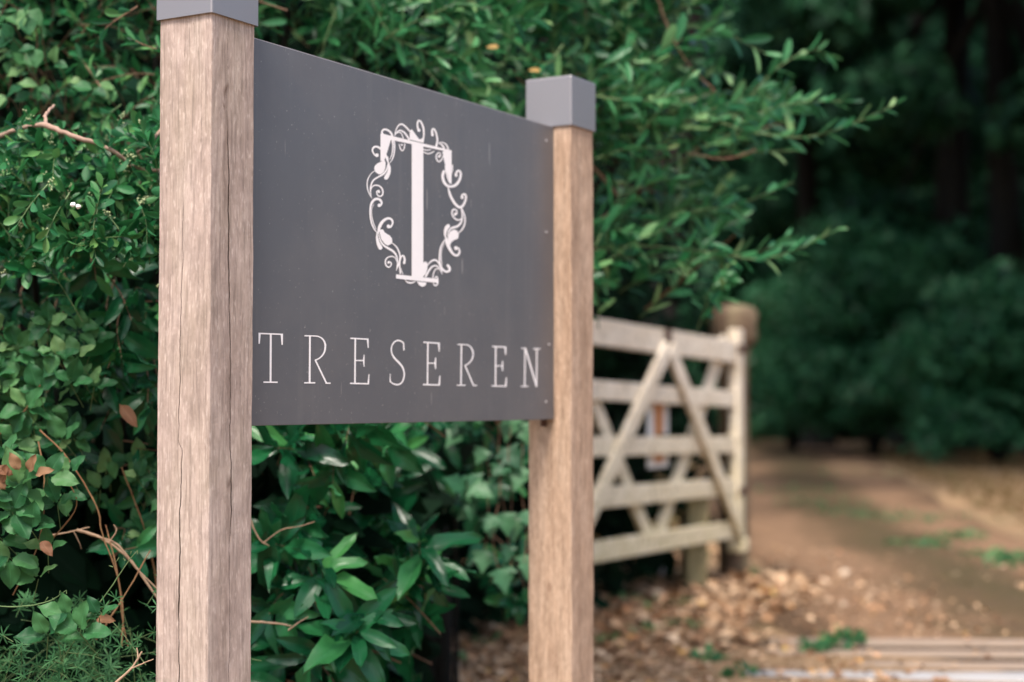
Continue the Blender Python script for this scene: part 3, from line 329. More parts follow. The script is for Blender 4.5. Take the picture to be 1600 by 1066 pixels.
LETTERS = '[[["s",[1823,10724,2555,10730,2557,10756,1825,10750]],["p",[1824,10751,1893,10748,1863,10544,1826,10543]],["p",[2482,10750,2556,10750,2553,10543,2511,10542]],["s",[2158,10745,2158,9831,2215,9832,2216,10747]],["s",[1976,9818,2401,9819,2402,9846,1976,9844]]],[["s",[3221,10728,3521,10735,3521,10757,3222,10751]],["s",[3500,10734,3536,10734,3572,10735,3607,10734,3640,10731,3674,10726,3707,10718,3738,10708,3765,10696,3790,10681,3812,10664,3831,10646,3845,10627,3855,10609,3860,10589,3863,10568,3863,10546,3861,10522,3857,10497,3850,10473,3840,10450,3826,10429,3808,10408,3787,10388,3765,10370,3741,10353,3714,10338,3685,10324,3658,10313,3632,10304,3605,10297,3577,10291,3549,10284,3561,10263,3589,10269,3618,10275,3648,10282,3679,10291,3710,10304,3741,10318,3771,10334,3800,10352,3826,10372,3851,10393,3873,10416,3891,10440,3904,10466,3914,10493,3919,10521,3921,10547,3921,10571,3917,10595,3909,10618,3896,10641,3877,10663,3853,10683,3825,10702,3795,10718,3761,10731,3725,10740,3687,10748,3650,10754,3612,10757,3574,10757,3537,10757,3501,10756]],["s",[3547,10271,3916,9818,3961,9832,3592,10284]],["s",[3901,9816,4073,9817,4073,9842,3901,9841]],["s",[3366,10743,3363,9830,3421,9830,3423,10745]],["s",[3218,9817,3572,9820,3572,9845,3217,9842]]],[["s",[4874,10742,4868,9837,4921,9837,4927,10743]],["s",[4730,10727,5365,10727,5368,10754,4732,10753]],["p",[5303,10742,5369,10741,5370,10564,5338,10563]],["s",[4910,10285,5210,10288,5211,10311,4910,10308]],["p",[5199,10422,5224,10423,5225,10176,5198,10176,5168,10298]],["s",[4725,9820,5386,9815,5387,9841,4726,9846]],["p",[5332,9834,5368,10024,5399,10024,5387,9817]]],[["s",[6686,10543,6670,10708,6622,10705,6637,10541]],["s",[6661,10712,6637,10723,6612,10733,6586,10744,6556,10752,6525,10759,6492,10763,6457,10765,6422,10763,6387,10758,6353,10749,6321,10738,6290,10723,6262,10706,6236,10686,6213,10665,6194,10642,6181,10618,6171,10593,6166,10567,6165,10542,6167,10518,6174,10493,6185,10468,6200,10444,6221,10419,6246,10394,6275,10370,6306,10346,6340,10325,6377,10305,6414,10286,6448,10267,6484,10246,6520,10224,6553,10202,6580,10180,6601,10156,6619,10131,6632,10105,6642,10079,6647,10053,6647,10027,6644,10001,6637,9976,6626,9952,6611,9927,6593,9905,6574,9886,6555,9872,6534,9860,6512,9851,6489,9844,6465,9838,6439,9835,6412,9834,6384,9835,6354,9837,6321,9841,6290,9847,6261,9854,6237,9861,6215,9871,6193,9881,6170,9891,6141,9870,6163,9860,6186,9850,6211,9839,6239,9830,6272,9821,6306,9814,6343,9808,6378,9805,6412,9804,6446,9806,6480,9810,6511,9817,6541,9826,6569,9838,6595,9852,6618,9870,6640,9892,6660,9917,6677,9944,6689,9971,6697,9998,6700,10027,6699,10056,6694,10084,6686,10113,6673,10142,6657,10170,6635,10198,6606,10224,6572,10249,6537,10273,6501,10295,6464,10316,6425,10335,6389,10353,6357,10371,6326,10392,6296,10413,6269,10435,6248,10457,6233,10478,6222,10500,6215,10522,6212,10544,6213,10567,6218,10590,6226,10612,6238,10633,6254,10653,6275,10672,6298,10690,6322,10704,6347,10715,6374,10724,6402,10730,6428,10734,6454,10735,6480,10733,6508,10730,6534,10725,6558,10719,6581,10710,6606,10700,6632,10690]],["s",[6179,9868,6175,9890,6171,9911,6167,9933,6165,9954,6163,9977,6163,9999,6163,10022,6163,10045,6142,10045,6139,10022,6136,9999,6134,9977,6132,9954,6131,9932,6131,9910,6132,9888,6132,9867]]],[["s",[7558,10738,7543,9825,7598,9825,7614,10739]],["s",[7408,10727,8055,10723,8058,10751,7411,10754]],["p",[7982,10741,8059,10740,8057,10557,8021,10556]],["s",[7594,10282,7900,10285,7901,10310,7595,10307]],["p",[7882,10420,7918,10421,7914,10172,7875,10171,7841,10293]],["s",[7396,9814,8074,9811,8075,9839,7398,9842]],["p",[8004,9828,8048,10027,8089,10028,8074,9811]]],[["s",[8783,10723,9101,10727,9103,10750,8784,10746]],["s",[9073,10727,9115,10726,9157,10725,9196,10723,9230,10719,9261,10711,9290,10700,9317,10688,9341,10674,9361,10658,9380,10639,9395,10620,9408,10601,9416,10583,9422,10565,9424,10547,9423,10527,9419,10505,9412,10482,9403,10459,9389,10437,9372,10417,9350,10396,9325,10377,9300,10359,9276,10344,9251,10331,9225,10319,9199,10309,9173,10301,9147,10294,9119,10288,9090,10282,9105,10261,9133,10266,9163,10272,9193,10278,9224,10287,9255,10298,9285,10311,9314,10325,9342,10341,9370,10360,9398,10381,9424,10403,9446,10426,9461,10451,9473,10477,9480,10502,9484,10526,9485,10549,9482,10570,9476,10590,9466,10611,9451,10632,9432,10654,9410,10675,9384,10693,9354,10709,9322,10722,9286,10733,9247,10742,9205,10747,9162,10749,9119,10749,9077,10750]],["s",[9083,10265,9451,9815,9502,9827,9133,10278]],["s",[9446,9813,9626,9815,9626,9838,9446,9837]],["s",[8926,10733,8908,9828,8968,9828,8985,10735]],["s",[8761,9813,9125,9815,9125,9838,8761,9836]]],[["s",[10423,10735,10411,9825,10475,9825,10486,10736]],["s",[10289,10716,10939,10719,10942,10746,10291,10743]],["p",[10858,10736,10940,10734,10931,10554,10881,10553]],["s",[10463,10275,10769,10277,10770,10301,10464,10299]],["p",[10755,10408,10793,10409,10790,10170,10746,10170,10722,10288]],["s",[10270,9807,10951,9805,10952,9832,10271,9834]],["p",[10881,9821,10916,10023,10964,10023,10955,9808]]],[["s",[11791,10735,11774,9827,11836,9827,11852,10736]],["s",[11638,10714,11868,10720,11868,10744,11638,10738]],["s",[11798,10729,12347,9808,12426,9820,11875,10742]],["s",[12366,10735,12349,9816,12412,9816,12429,10736]],["s",[12219,10715,12578,10725,12578,10750,12219,10740]],["s",[11621,9809,11990,9812,11990,9836,11621,9833]]]]'

# ================================================================== ground, track
def ground():
    n = 120
    xs = np.concatenate([np.linspace(-200, -14, 12), np.linspace(-12, 16, n), np.linspace(18, 200, 12)])
    ys = np.concatenate([np.linspace(-80, 1, 10), np.linspace(2, 40, 150), np.linspace(42, 260, 16)])
    X, Y = np.meshgrid(xs, ys); Z = np.zeros_like(X)
    for k in range(7):
        a = rng.uniform(0, 6.28); f = rng.uniform(.5, 3.2); Z += .011 / (.5 + f * .4) * np.sin(f * (X * math.cos(a) + Y * math.sin(a)) + rng.uniform(0, 6))
    Z -= .03
    Z[(np.abs(X) > 13) | (Y > 41)] = -.02
    # the cattle grid's pit
    i = np.arange(len(ys) - 1)[:, None] * len(xs); j = np.arange(len(xs) - 1)[None]
    F = np.stack([i + j, i + j + 1, i + j + 1 + len(xs), i + j + len(xs)], -1).reshape(-1, 4)
    o = obj('ground', mesh_np('ground', np.stack([X, Y, Z], -1).reshape(-1, 3), F), M['ground'])
    tag(o, 'bare brown ground with dry leaves around the sign and gate', kind='structure')
ground()
def track():
    # centre line and half width of the drive beyond the gate
    cl = crom([(2.6, 7.0, 1.5), (2.58, 7.6, 1.35), (2.65, 10, 1.2), (3.0, 15, 1.25), (3.9, 22, 1.4), (5.3, 32, 1.7), (6.2, 44, 2.2)], 12)
    V = []; m = 15
    for i, (x, y, h) in enumerate(cl):
        for k in range(m):
            t = k / (m - 1) * 2 - 1
            rut = -.018 * (math.exp(-((abs(t) - .55) / .18) ** 2)) + .02 * math.exp(-(t / .25) ** 2)
            edge = -.05 if k in (0, m - 1) else (-.03 if y < 7.25 else 0)
            V.append((x + t * h * (1 + .06 * math.sin(y * 1.7 + t)), y, .012 + rut + edge + .004 * math.sin(3.1 * y + 5 * t)))
    F = [(i * m + k, i * m + k + 1, (i + 1) * m + k + 1, (i + 1) * m + k) for i in range(len(cl) - 1) for k in range(m - 1)]
    me = mesh_py('track', V, F, True); uvl = me.uv_layers.new(name='UVMap')
    for l in me.loops: uvl.data[l.index].uv = ((l.vertex_index % m) / (m - 1), l.vertex_index // m * .1)
    o = obj('track', me, M['track'])
    tag(o, 'rutted brown dirt track leading past the open gate into the wood', kind='structure')
track()

# ================================================================== the sign
SX, SY, SA = -.53065, 2.8843, .52702
S = .12
sign = empty('post_sign', (SX, SY, 0), R(90) - SA)
tag(sign, 'grey sign board lettered TRESEREN between two capped oak posts', 'sign')
ZH = H - .95                                           # lifts heights measured from a .95 m eye

def post_mesh(name, s, z0, z1, cracks, wob=.0006):
    """square timber whose two seen faces carry real splits. cracks[side] = list of (centre(z), halfwidth(z), depth(z))"""
    rows = np.linspace(z0, z1, 260); ch = .0022
    ph = rng.uniform(0, 6.28, 12); V = []; ring = None; dark = set()
    for z in rows:
        pts = []
        for side in range(4):
            fr = [(ch / s, 0), (.08, 0), (.2, 0), (.32, 0)] if side not in cracks else [(ch / s, 0)]
            if side in cracks:
                for cf, hf, df in cracks[side]:
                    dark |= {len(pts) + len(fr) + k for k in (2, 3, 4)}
                    c = cf(z) / s; h = max(hf(z), .00015) / s; d = df(z)
                    fr += [(c * .5, 0), (c - 2.5 * h, 0), (c - h, 0), (c - .3 * h, d), (c + .3 * h, d), (c + h, 0), (c + 2.5 * h, 0), ((1 + c) / 2, 0)]
            else: fr += [(.5, 0), (.68, 0), (.8, 0), (.92, 0)]
            fr += [(1 - ch / s, 0)]
            for f, d in fr:
                bul = wob * (math.sin(z * 9 + ph[side] + f * 5) + .6 * math.sin(z * 31 + ph[side + 4] + f * 11) + .5 * math.sin(z * 77 + f * 17))
                ins = d + bul
                pts.append([(f * s, ins), (s - ins, f * s), (s - f * s, s - ins), (ins, s - f * s)][side])
        ring = len(pts); V += [(x, y, z) for x, y in pts]
    n = len(rows)
    F = [(i * ring + j, i * ring + (j + 1) % ring, (i + 1) * ring + (j + 1) % ring, (i + 1) * ring + j) for i in range(n - 1) for j in range(ring)]
    F += [tuple(range((n - 1) * ring, n * ring)), tuple(range(ring - 1, -1, -1))]
    me = mesh_py(name, V, F, False)
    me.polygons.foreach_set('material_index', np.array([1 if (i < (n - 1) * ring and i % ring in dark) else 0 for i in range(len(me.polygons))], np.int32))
    return me
def lin(pts):
    xs, ys = zip(*sorted(pts)); return lambda z: float(np.interp(z, xs, ys))
def zp(py, d=2.93): return H + (625 - py) / FPX * d
jag = lambda z: .0011 * math.sin(z * 23) + .0006 * math.sin(z * 61 + 1) + .0005 * math.sin(z * 147 + 2) + .0003 * math.sin(z * 311)
A = lin([(zp(250), .060), (zp(600), .068), (zp(690), .071), (zp(704), .0605), (zp(820), .064), (zp(960), .066), (zp(990), .0625), (zp(1066), .064), (0, .06)])
Aw = lin([(zp(260), 0), (zp(420), .0006), (zp(640), .0008), (zp(690), .0004), (zp(704), .0008), (zp(820), .0012), (zp(940), .0016), (zp(985), .0006), (zp(1020), .0013), (0, .0012)])
B = lin([(zp(170), .043), (zp(220), .046), (zp(450), .053), (zp(600), .058), (zp(780), .060), (zp(860), .058), (0, .06)])
Bw = lin([(zp(175), 0), (zp(230), .0011), (zp(420), .0013), (zp(520), .0008), (zp(690), .0008), (zp(780), .0014), (zp(850), .0003), (zp(1000), .0004), (0, .0006)])
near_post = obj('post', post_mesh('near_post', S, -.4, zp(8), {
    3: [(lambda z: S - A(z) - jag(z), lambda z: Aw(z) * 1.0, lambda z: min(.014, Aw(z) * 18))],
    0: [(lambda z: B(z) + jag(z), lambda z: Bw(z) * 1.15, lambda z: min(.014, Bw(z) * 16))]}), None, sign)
tag(near_post, 'thick weathered oak post with long splits')
FX, FY = .12 + 1.2075, -.0083
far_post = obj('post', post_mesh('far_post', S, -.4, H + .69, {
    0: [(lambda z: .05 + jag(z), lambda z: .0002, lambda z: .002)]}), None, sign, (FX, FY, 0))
tag(far_post, 'warmer brown oak post at the far end of the board')

def add_knots(mat, knots, dark):
    """knots and the dark runs under them, at their places on the timber"""
    m = mat.copy(); t = m.node_tree; b = NB.__new__(NB); b.m = m; b.t = t
    pr = [x for x in t.nodes if x.type == 'BSDF_PRINCIPLED'][0]
    base = pr.inputs['Base Color'].links[0].from_socket
    co = b.coord('Object'); nz = b.noise(b.mapping(co, (1, 1, .3)), 60, 4, .6, 1)
    wp = b.n('VectorMath', operation='MULTIPLY_ADD'); b.link(nz, wp.inputs[0]); wp.inputs[1].default_value = (.018, .018, .06); b.link(co, wp.inputs[2])
    for (x, y, z, rx, rz, k) in knots:
        sub = b.n('VectorMath', operation='SUBTRACT'); b.link(wp.outputs[0], sub.inputs[0]); sub.inputs[1].default_value = (x + .009, y + .009, z + .03)
        sc = b.n('VectorMath', operation='MULTIPLY'); b.link(sub.outputs[0], sc.inputs[0]); sc.inputs[1].default_value = (1 / rx, 1 / rx, 1 / rz)
        ln = b.n('VectorMath', operation='LENGTH'); b.link(sc.outputs[0], ln.inputs[0])
        f = b.ramp(ln.outputs['Value'], [(.15, k), (.55, k * .45), (1., .0)])
        base = b.mix(f, base, dark)
    b.link(base, pr.inputs['Base Color']); return m
near_post.data.materials.append(add_knots(M['oak'], [
    (.040, 0, zp(138), .011, .014, .9), (.036, 0, zp(160), .008, .010, .8), (.042, 0, zp(205), .010, .075, .6), (.040, 0, zp(300), .012, .12, .4),
    (.044, 0, zp(100), .005, .008, .6), (.053, 0, zp(600), .012, .14, .45), (.056, 0, zp(752), .014, .022, .8), (.054, 0, zp(800), .011, .07, .55), (.05, 0, zp(930), .012, .12, .45), (.03, 0, zp(1010), .02, .12, .3),
    (0, .04, zp(48), .003, .003, .7), (0, .075, zp(1000), .02, .2, .12)], (.13, .085, .065)))
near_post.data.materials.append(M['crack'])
def zf(py): return H + (625 - py) / FPX * 4.05
far_post.data.materials.append(add_knots(M['oak_far'], [
    (0, .075, zf(690), .014, .02, .55), (0, .062, zf(915), .010, .014, .8), (0, .07, zf(663), .008, .012, .9), (.045, 0, zf(960), .012, .07, .4), (0, .05, zf(1020), .016, .09, .2)], (.20, .12, .08)))

def cap_mesh(name, s, e, hgt):
    """pressed square post cap: four sides with rolled corners, a barely domed top and a hollow underside"""
    r = .004; prof = []
    def ring(o, z, rr):
        out = []
        for cx, cy, a0 in ((s + o - rr, -o + rr, -90), (s + o - rr, s + o - rr, 0), (-o + rr, s + o - rr, 90), (-o + rr, -o + rr, 180)):
            for k in range(5):
                a = R(a0 + 90 * k / 4); out.append((cx + rr * math.cos(a), cy + rr * math.sin(a), z))
        return out
    layers = [ring(e - .0025, .02, r * .7), ring(e - .0025, 0, r * .7), ring(e, 0, r), ring(e, hgt - r, r), ring(e - r * .3, hgt - r * .3, r), ring(e - r, hgt, r), ring(e - .03, hgt + .002, r)]
    V = [p for l in layers for p in l]; n = 20
    F = [(i * n + j, i * n + (j + 1) % n, (i + 1) * n + (j + 1) % n, (i + 1) * n + j) for i in range(len(layers) - 1) for j in range(n)]
    F.append(tuple(range((len(layers) - 1) * n, len(layers) * n)))
    return mesh_py(name, V, F, False)
cm = cap_mesh('cap', S, .0056, .1235)
c1 = obj('cap', cm, M['cap'], near_post, (0, 0, H + .6829))
c2 = obj('cap', cm, M['cap'], far_post, (0, 0, H + .6758))

# the board: a folded tray with a thin lip
PY, PZ0, PZ1 = .0386, .902 + ZH, 1.6237 + ZH
panel = obj('panel', bevbox('panel', .1205, FX - .0005, PY, PY + .022, PZ0, PZ1, .0012), M['panel'], sign)
tag(panel, 'flat mid-grey board with white emblem and lettering')
obj('edge_trim', bevbox('edge', .121, FX - .001, PY + .001, PY + .0215, PZ1 + .0002, PZ1 + .0016, .0004), M['edge'], panel)
EMB = json_loads(EMBLEM); LET = json_loads(LETTERS)
def print_mesh(name, items, off):
    """flat print laid on the board, strokes stepped apart by hundredths of a millimetre"""
    V = []; F = []
    for i, (k, xy) in enumerate(items):
        P = np.array(xy, float).reshape(-1, 2) / 1e4; n0 = len(V); y = PY - off - i * 4e-6
        V += [(x, y, z + ZH) for x, z in P]; n = len(P)
        if k == 's':
            h = n // 2
            for j in range(h - 1): F.append((n0 + j, n0 + j + 1, n0 + n - 2 - j, n0 + n - 1 - j))
        else: F.append(tuple(range(n0, n0 + n)))
    return mesh_py(name, V, F)
for ch, it in zip('TRESEREN', LET):
    o = obj('letter', print_mesh('letter', it, .0006), M['print'], panel); o['label'] = 'white serif letter ' + ch
o = obj('emblem', print_mesh('emblem', EMB, .0006), M['print'], panel); o['label'] = 'white capital T wreathed in curling scrolls and leaves'
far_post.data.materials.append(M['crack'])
# fixing screws and bird-lime flecks
import bmesh
def disc(name, r, th, seg=10):
    bm = bmesh.new(); bmesh.ops.create_cone(bm, cap_ends=True, segments=seg, radius1=r, radius2=r * .8, depth=th); me = bpy.data.meshes.new(name); bm.to_mesh(me); bm.free()
    me.transform(Matrix.Rotation(R(90), 4, 'X')); return me
sm = disc('screw', .0032, .002)
for x, z in ((.148, 1.575), (1.288, 1.585), (1.286, .945), (1.302, 1.085), (.148, .935), (1.288, 1.36)):
    obj('screw', sm, M['edge'], panel, (x, PY - .001, z + ZH))
b_ = bpy.data.meshes.new('bracket')
obj('bracket', bevbox('bracket', FX - .022, FX + .0005, PY + .0225, PY + .026, PZ0 - .018, PZ0 + .05, .001), M['iron'], panel)

# ================================================================== gate
GH = np.array([1.29, 9.5]); GD = np.array([-.430, -.903])
gate = empty('farm_gate', (GH[0], GH[1], 0), math.atan2(GD[1], GD[0]))
tag(gate, 'white painted five-bar wooden gate standing open behind the sign', 'gate')
# local x runs from hinge to latch; local +y is the camera's side
def gz(z, x): return z - .95 + H + .02 * x - .012
GL = 2.62
rails = [(1.235, .125, .05), (.965, .092, .032), (.705, .092, .032), (.468, .098, .032), (.222, .098, .034)]
nY = Vector((0, 1, 0))
for i, (zc, hgt, th) in enumerate(rails):
    x0 = .05
    o = obj('rail', beam('rail', (x0, 0, gz(zc, x0)), (GL - .04, 0, gz(zc, GL - .04)), hgt, th, .006), M['gate'], gate)
hs = obj('stile', bevbox('hinge_stile', -.05, .05, -.03, .035, gz(.17, 0), gz(1.37, 0), .008), M['gate'], gate); hs['label'] = 'tall hinge stile of the gate'
obj('stile', bevbox('latch_stile', GL - .08, GL, -.03, .035, gz(.15, GL), gz(1.3, GL), .006), M['gate'], gate)
f = .0335
for (xa, za, xb, zb, y) in ((1.24, 1.20, 2.53, .18, f), (1.20, 1.20, .02, .20, f + .001), (.10, 1.30, 1.24, .21, -f), (1.30, .21, 2.45, 1.28, -f - .001)):
    obj('brace', beam('brace', (xa, y, gz(za, xa)), (xb, y, gz(zb, xb)), .088, .03, .005), M['gate'], gate)
for z, L in ((1.255, .34), (.44, .30)):
    st = obj('hinge_strap', bevbox('strap', -.075, .07 if z > 1 else .06, .0362, .0435, gz(z, 0) - .022, gz(z, 0) + .022, .002), M['iron'], gate)
obj('hinge_strap', bevbox('strap', 1.17, 1.25, .028, .036, gz(1.185, 1.2), gz(1.30, 1.2), .002), M['iron'], gate)
obj('wheel_block', bevbox('block', -.055, .045, -.045, .06, gz(.09, 0), gz(.168, 0), .015), M['gate'], gate)

def lathe(name, prof, seg=14, sq=0., wob=.0):
    V = []; n = len(prof)
    for i, (r, z) in enumerate(prof):
        for k in range(seg):
            a = 2 * math.pi * k / seg; rr = r
            if sq: rr = r / max(abs(math.cos(a)), abs(math.sin(a))) ** sq
            rr *= 1 + wob * math.sin(3 * a + z * 7) + wob * math.sin(7 * a - z * 19)
            V.append((rr * math.cos(a), rr * math.sin(a), z))
    F = [(i * seg + k, i * seg + (k + 1) % seg, (i + 1) * seg + (k + 1) % seg, (i + 1) * seg + k) for i in range(n - 1) for k in range(seg)]
    F.append(tuple(range((n - 1) * seg, n * seg))); F.append(tuple(range(seg - 1, -1, -1)))
    return mesh_py(name, V, F, True)
gp = at(1146, 700, 9.68)
g_post = empty('gate_post', (gp[0], gp[1], 0), .35)
tag(g_post, 'round-headed brown timber gatepost holding the white gate', 'post')
obj('shaft', lathe('shaft', [(.074, -.3), (.074, 0), (.072, .6), (.071, 1.30), (.084, 1.36)], 16, .75, .012), M['post_brown'], g_post)
obj('head', lathe('head', [(.086, 1.3605), (.108, 1.375), (.125, 1.42), (.116, 1.49), (.121, 1.55), (.098, 1.592), (.05, 1.61), (.02, 1.606)], 16, .55, .05), M['post_brown'], g_post)
for z in (1.255, .44):
    obj('hinge_pin', lathe('pin', [(.012, z - .95 + H - .05), (.012, z - .95 + H + .05)], 8), M['iron'], g_post, (-.055, -.105, 0))
# notice on the far side of the gate
nx = 1.13
no = empty('notice_board', (GH[0] + GD[0] * nx, GH[1] + GD[1] * nx, 0), math.atan2(GD[1], GD[0]))
tag(no, 'small white notice with an orange band fixed behind the gate rails', 'notice')
obj('board', bevbox('board', -.15, .15, -.062, -.054, gz(.59, nx), gz(.95, nx), .002), M['white'], no)
obj('band', bevbox('band', -.075, .07, -.0535, -.0515, gz(.615, nx), gz(.946, nx), .0005), M['orange'], no)
# stake and pale stone beneath
sp_ = at(1083, 925, 9.02)
stake = obj('stake', bevbox('stake', -.06, .06, -.06, .06, -.2, .60, .008, .004), M['stake'], None, (sp_[0], sp_[1], 0)); stake.rotation_euler = (0, R(1.5), .3)
tag(stake, 'short mossy square stake standing behind the gate bottom rail', 'stake')
def rock(name, sx, sy, sz, seed):
    r = np.random.default_rng(seed); bm = bmesh.new(); bmesh.ops.create_icosphere(bm, subdivisions=3, radius=1)
    ph = r.uniform(0, 6, 6)
    for v in bm.verts:
        c = v.co; k = 1 + .13 * math.sin(3 * c.x + ph[0]) + .1 * math.sin(4 * c.y + 2 * c.z + ph[1]) + .06 * math.sin(7 * c.z + ph[2])
        v.co = Vector((c.x * sx * k, c.y * sy * k, c.z * sz * k))
    me = bpy.data.meshes.new(name); bm.to_mesh(me); bm.free(); me.polygons.foreach_set('use_smooth', np.full(len(me.polygons), True)); return me
p = at(1035, 905, 9.6)
o = obj('stone', rock('stone', .035, .03, .10, 3), M['stone'], None, (p[0], p[1], .06)); tag(o, 'small pale upright stone under the gate bottom rail', 'stone')
p = at(950, 835, 11.)
o = obj('log', lathe('log', [(.05, -.35), (.07, -.33), (.075, 0), (.07, .33), (.05, .35)], 14, 0, .05), M['stake'], None, (p[0] - .05, p[1], .17)); o.rotation_euler = (R(90), R(8), R(80))
tag(o, 'mossy log lying in the shade behind the gate', 'log')

# ================================================================== cattle grid
grid = empty('cattle_grid', (2.75, 6.5, 0), R(-2))
tag(grid, 'cattle grid of dirty steel bars set across the track', 'cattle grid')
X0, X1 = -1.88, 2.1
ys = np.arange(-.62, .70, .30)
for i, y in enumerate(ys):
    xl = X0 + .02 + (0.0 if i < 2 else .05 * i)
    obj('bar', bevbox('bar', xl, X1, y - .065, y + .065, -.10, .014 + (.006 if i < 2 else 0), .012, .004), M['galv'] if i in (0, 1) else M['galv_dirty'], grid)
obj('frame', bevbox('frame_beam', X0 - .03, X1, -.98, -.86, -.05, .03, .008), M['galv'], grid)
obj('pit', bevbox('pit', X0 - .02, X1, -.859, .69, -.2, -.001, .002), M['pit'], grid)

# ================================================================== leaves
def leaf_tpl(prof, fold=.25, droop=.25, cross=3, wave=0., wid=1., lobes=None):
    """unit leaf along +y, upper side +z. prof = (t, half width)"""
    V = []; UV = []; n = len(prof); cs = np.linspace(-1, 1, cross)
    for i, (t, h) in enumerate(prof):
        for c in cs:
            x = c * h * wid
            z = fold * abs(x) - droop * t * t * .5 + (wave * math.sin(t * 11 + c * 2) * abs(c) * .06)
            V.append((x, t - .06 * droop * t * t, z)); UV.append((.5 + .5 * c, t))
    F = [(i * cross + k, i * cross + k + 1, (i + 1) * cross + k + 1, (i + 1) * cross + k) for i in range(n - 1) for k in range(cross - 1)]
    return np.array(V), np.array(F), np.array(UV)
ELL = [(0, .015), (.04, .02), (.14, .085), (.3, .16), (.5, .195), (.7, .165), (.87, .095), (1, .01)]
OVA = [(0, .015), (.06, .03), (.12, .14), (.26, .27), (.42, .31), (.6, .265), (.78, .16), (.92, .055), (1, .005)]
SER = [(0, .015), (.05, .03), (.1, .15), (.17, .21), (.2, .20), (.28, .28), (.31, .265), (.4, .315), (.43, .295), (.52, .305), (.55, .28), (.64, .26), (.67, .235), (.76, .195), (.79, .17), (.88, .10), (1, .005)]
NAR = [(0, .012), (.08, .03), (.25, .085), (.5, .115), (.75, .105), (.92, .065), (1, .012)]
OBT = [(0, .015), (.1, .04), (.3, .125), (.55, .185), (.78, .175), (.93, .10), (1, .02)]
LIN = [(0, .03), (.3, .06), (.7, .07), (1, .01)]
QUA = [(0, .10), (.5, .32), (1, .06)]
IVY = [(0, .02), (.05, .16), (.12, .40), (.17, .46), (.26, .30), (.34, .24), (.42, .36), (.46, .38), (.58, .24), (.78, .12), (1, .005)]
TPL = {'narrow': [leaf_tpl(NAR, .45, d) for d in (.15, .45, -.25)], 'privet': [leaf_tpl(OBT, .5, d) for d in (.1, .35, -.15)],
       'laurel': [leaf_tpl(ELL, .35, d, 5, w_) for d, w_ in ((.2, 1), (.5, .6), (.75, 1.3))], 'broad': [leaf_tpl(OVA, .3, d, 5, .8) for d in (.15, .4)],
       'bramble': [leaf_tpl(SER, .3, d, 5, .9) for d in (.15, .4)], 'ivy': [leaf_tpl(IVY, .2, d, 5, .5) for d in (.15, .4)],
       'goose': [leaf_tpl(LIN, .3, .3)], 'quad': [leaf_tpl(QUA, 0, .3, 2), leaf_tpl(QUA, 0, .7, 2)]}
def frames(axis, up):
    y = nrm(axis); z = np.asarray(up, float) - np.sum(np.asarray(up) * y, -1, keepdims=True) * y; z = nrm(z); x = np.cross(y, z)
    return x, y, z
class Leaves:
    """gathers leaves of one kind; bakes most into one mesh and sets the largest-showing ones out as objects"""
    def __init__(self, kind): self.kind = kind; self.p = []; self.a = []; self.n = []; self.l = []; self.w = []
    def add(self, p, axis, up, ln, wd=1.): self.p.append(p); self.a.append(axis); self.n.append(up); self.l.append(ln); self.w.append(wd)
    def addm(self, P, A, N, L, W):
        self.p += list(P); self.a += list(A); self.n += list(N); self.l += list(L); self.w += list(W)
    def arr(self): return tuple(np.array(q, float) for q in (self.p, self.a, self.n, self.l, self.w))
_tm = {}
def tpl_mesh(kind, v, mat):
    k = (kind, v, mat.name)
    if k not in _tm:
        V, F, UV = TPL[kind][v]; me = mesh_np('leaf_' + kind, V, F, UV[F.ravel()]); me.materials.append(mat); _tm[k] = me
    return _tm[k]
def bake(name, kind, P, A, N, L, W, var):
    Vs = []; Fs = []; Us = []; off = 0
    for v, (V, F, UV) in enumerate(TPL[kind]):
        m = var == v; c = int(m.sum())
        if not c: continue
        x, y, z = frames(A[m], N[m]); l = L[m][:, None]; wd = W[m][:, None]
        G = P[m][:, None] + (V[None, :, 0:1] * (x * l * wd)[:, None]) + V[None, :, 1:2] * (y * l)[:, None] + V[None, :, 2:3] * (z * l)[:, None]
        Vs.append(G.reshape(-1, 3)); Fs.append((F[None] + (np.arange(c) * len(V))[:, None, None] + off).reshape(-1, F.shape[1]))
        Us.append(np.tile(UV[F.ravel()], (c, 1))); off += c * len(V)
    return mesh_np(name, np.vstack(Vs), np.vstack(Fs), np.vstack(Us))
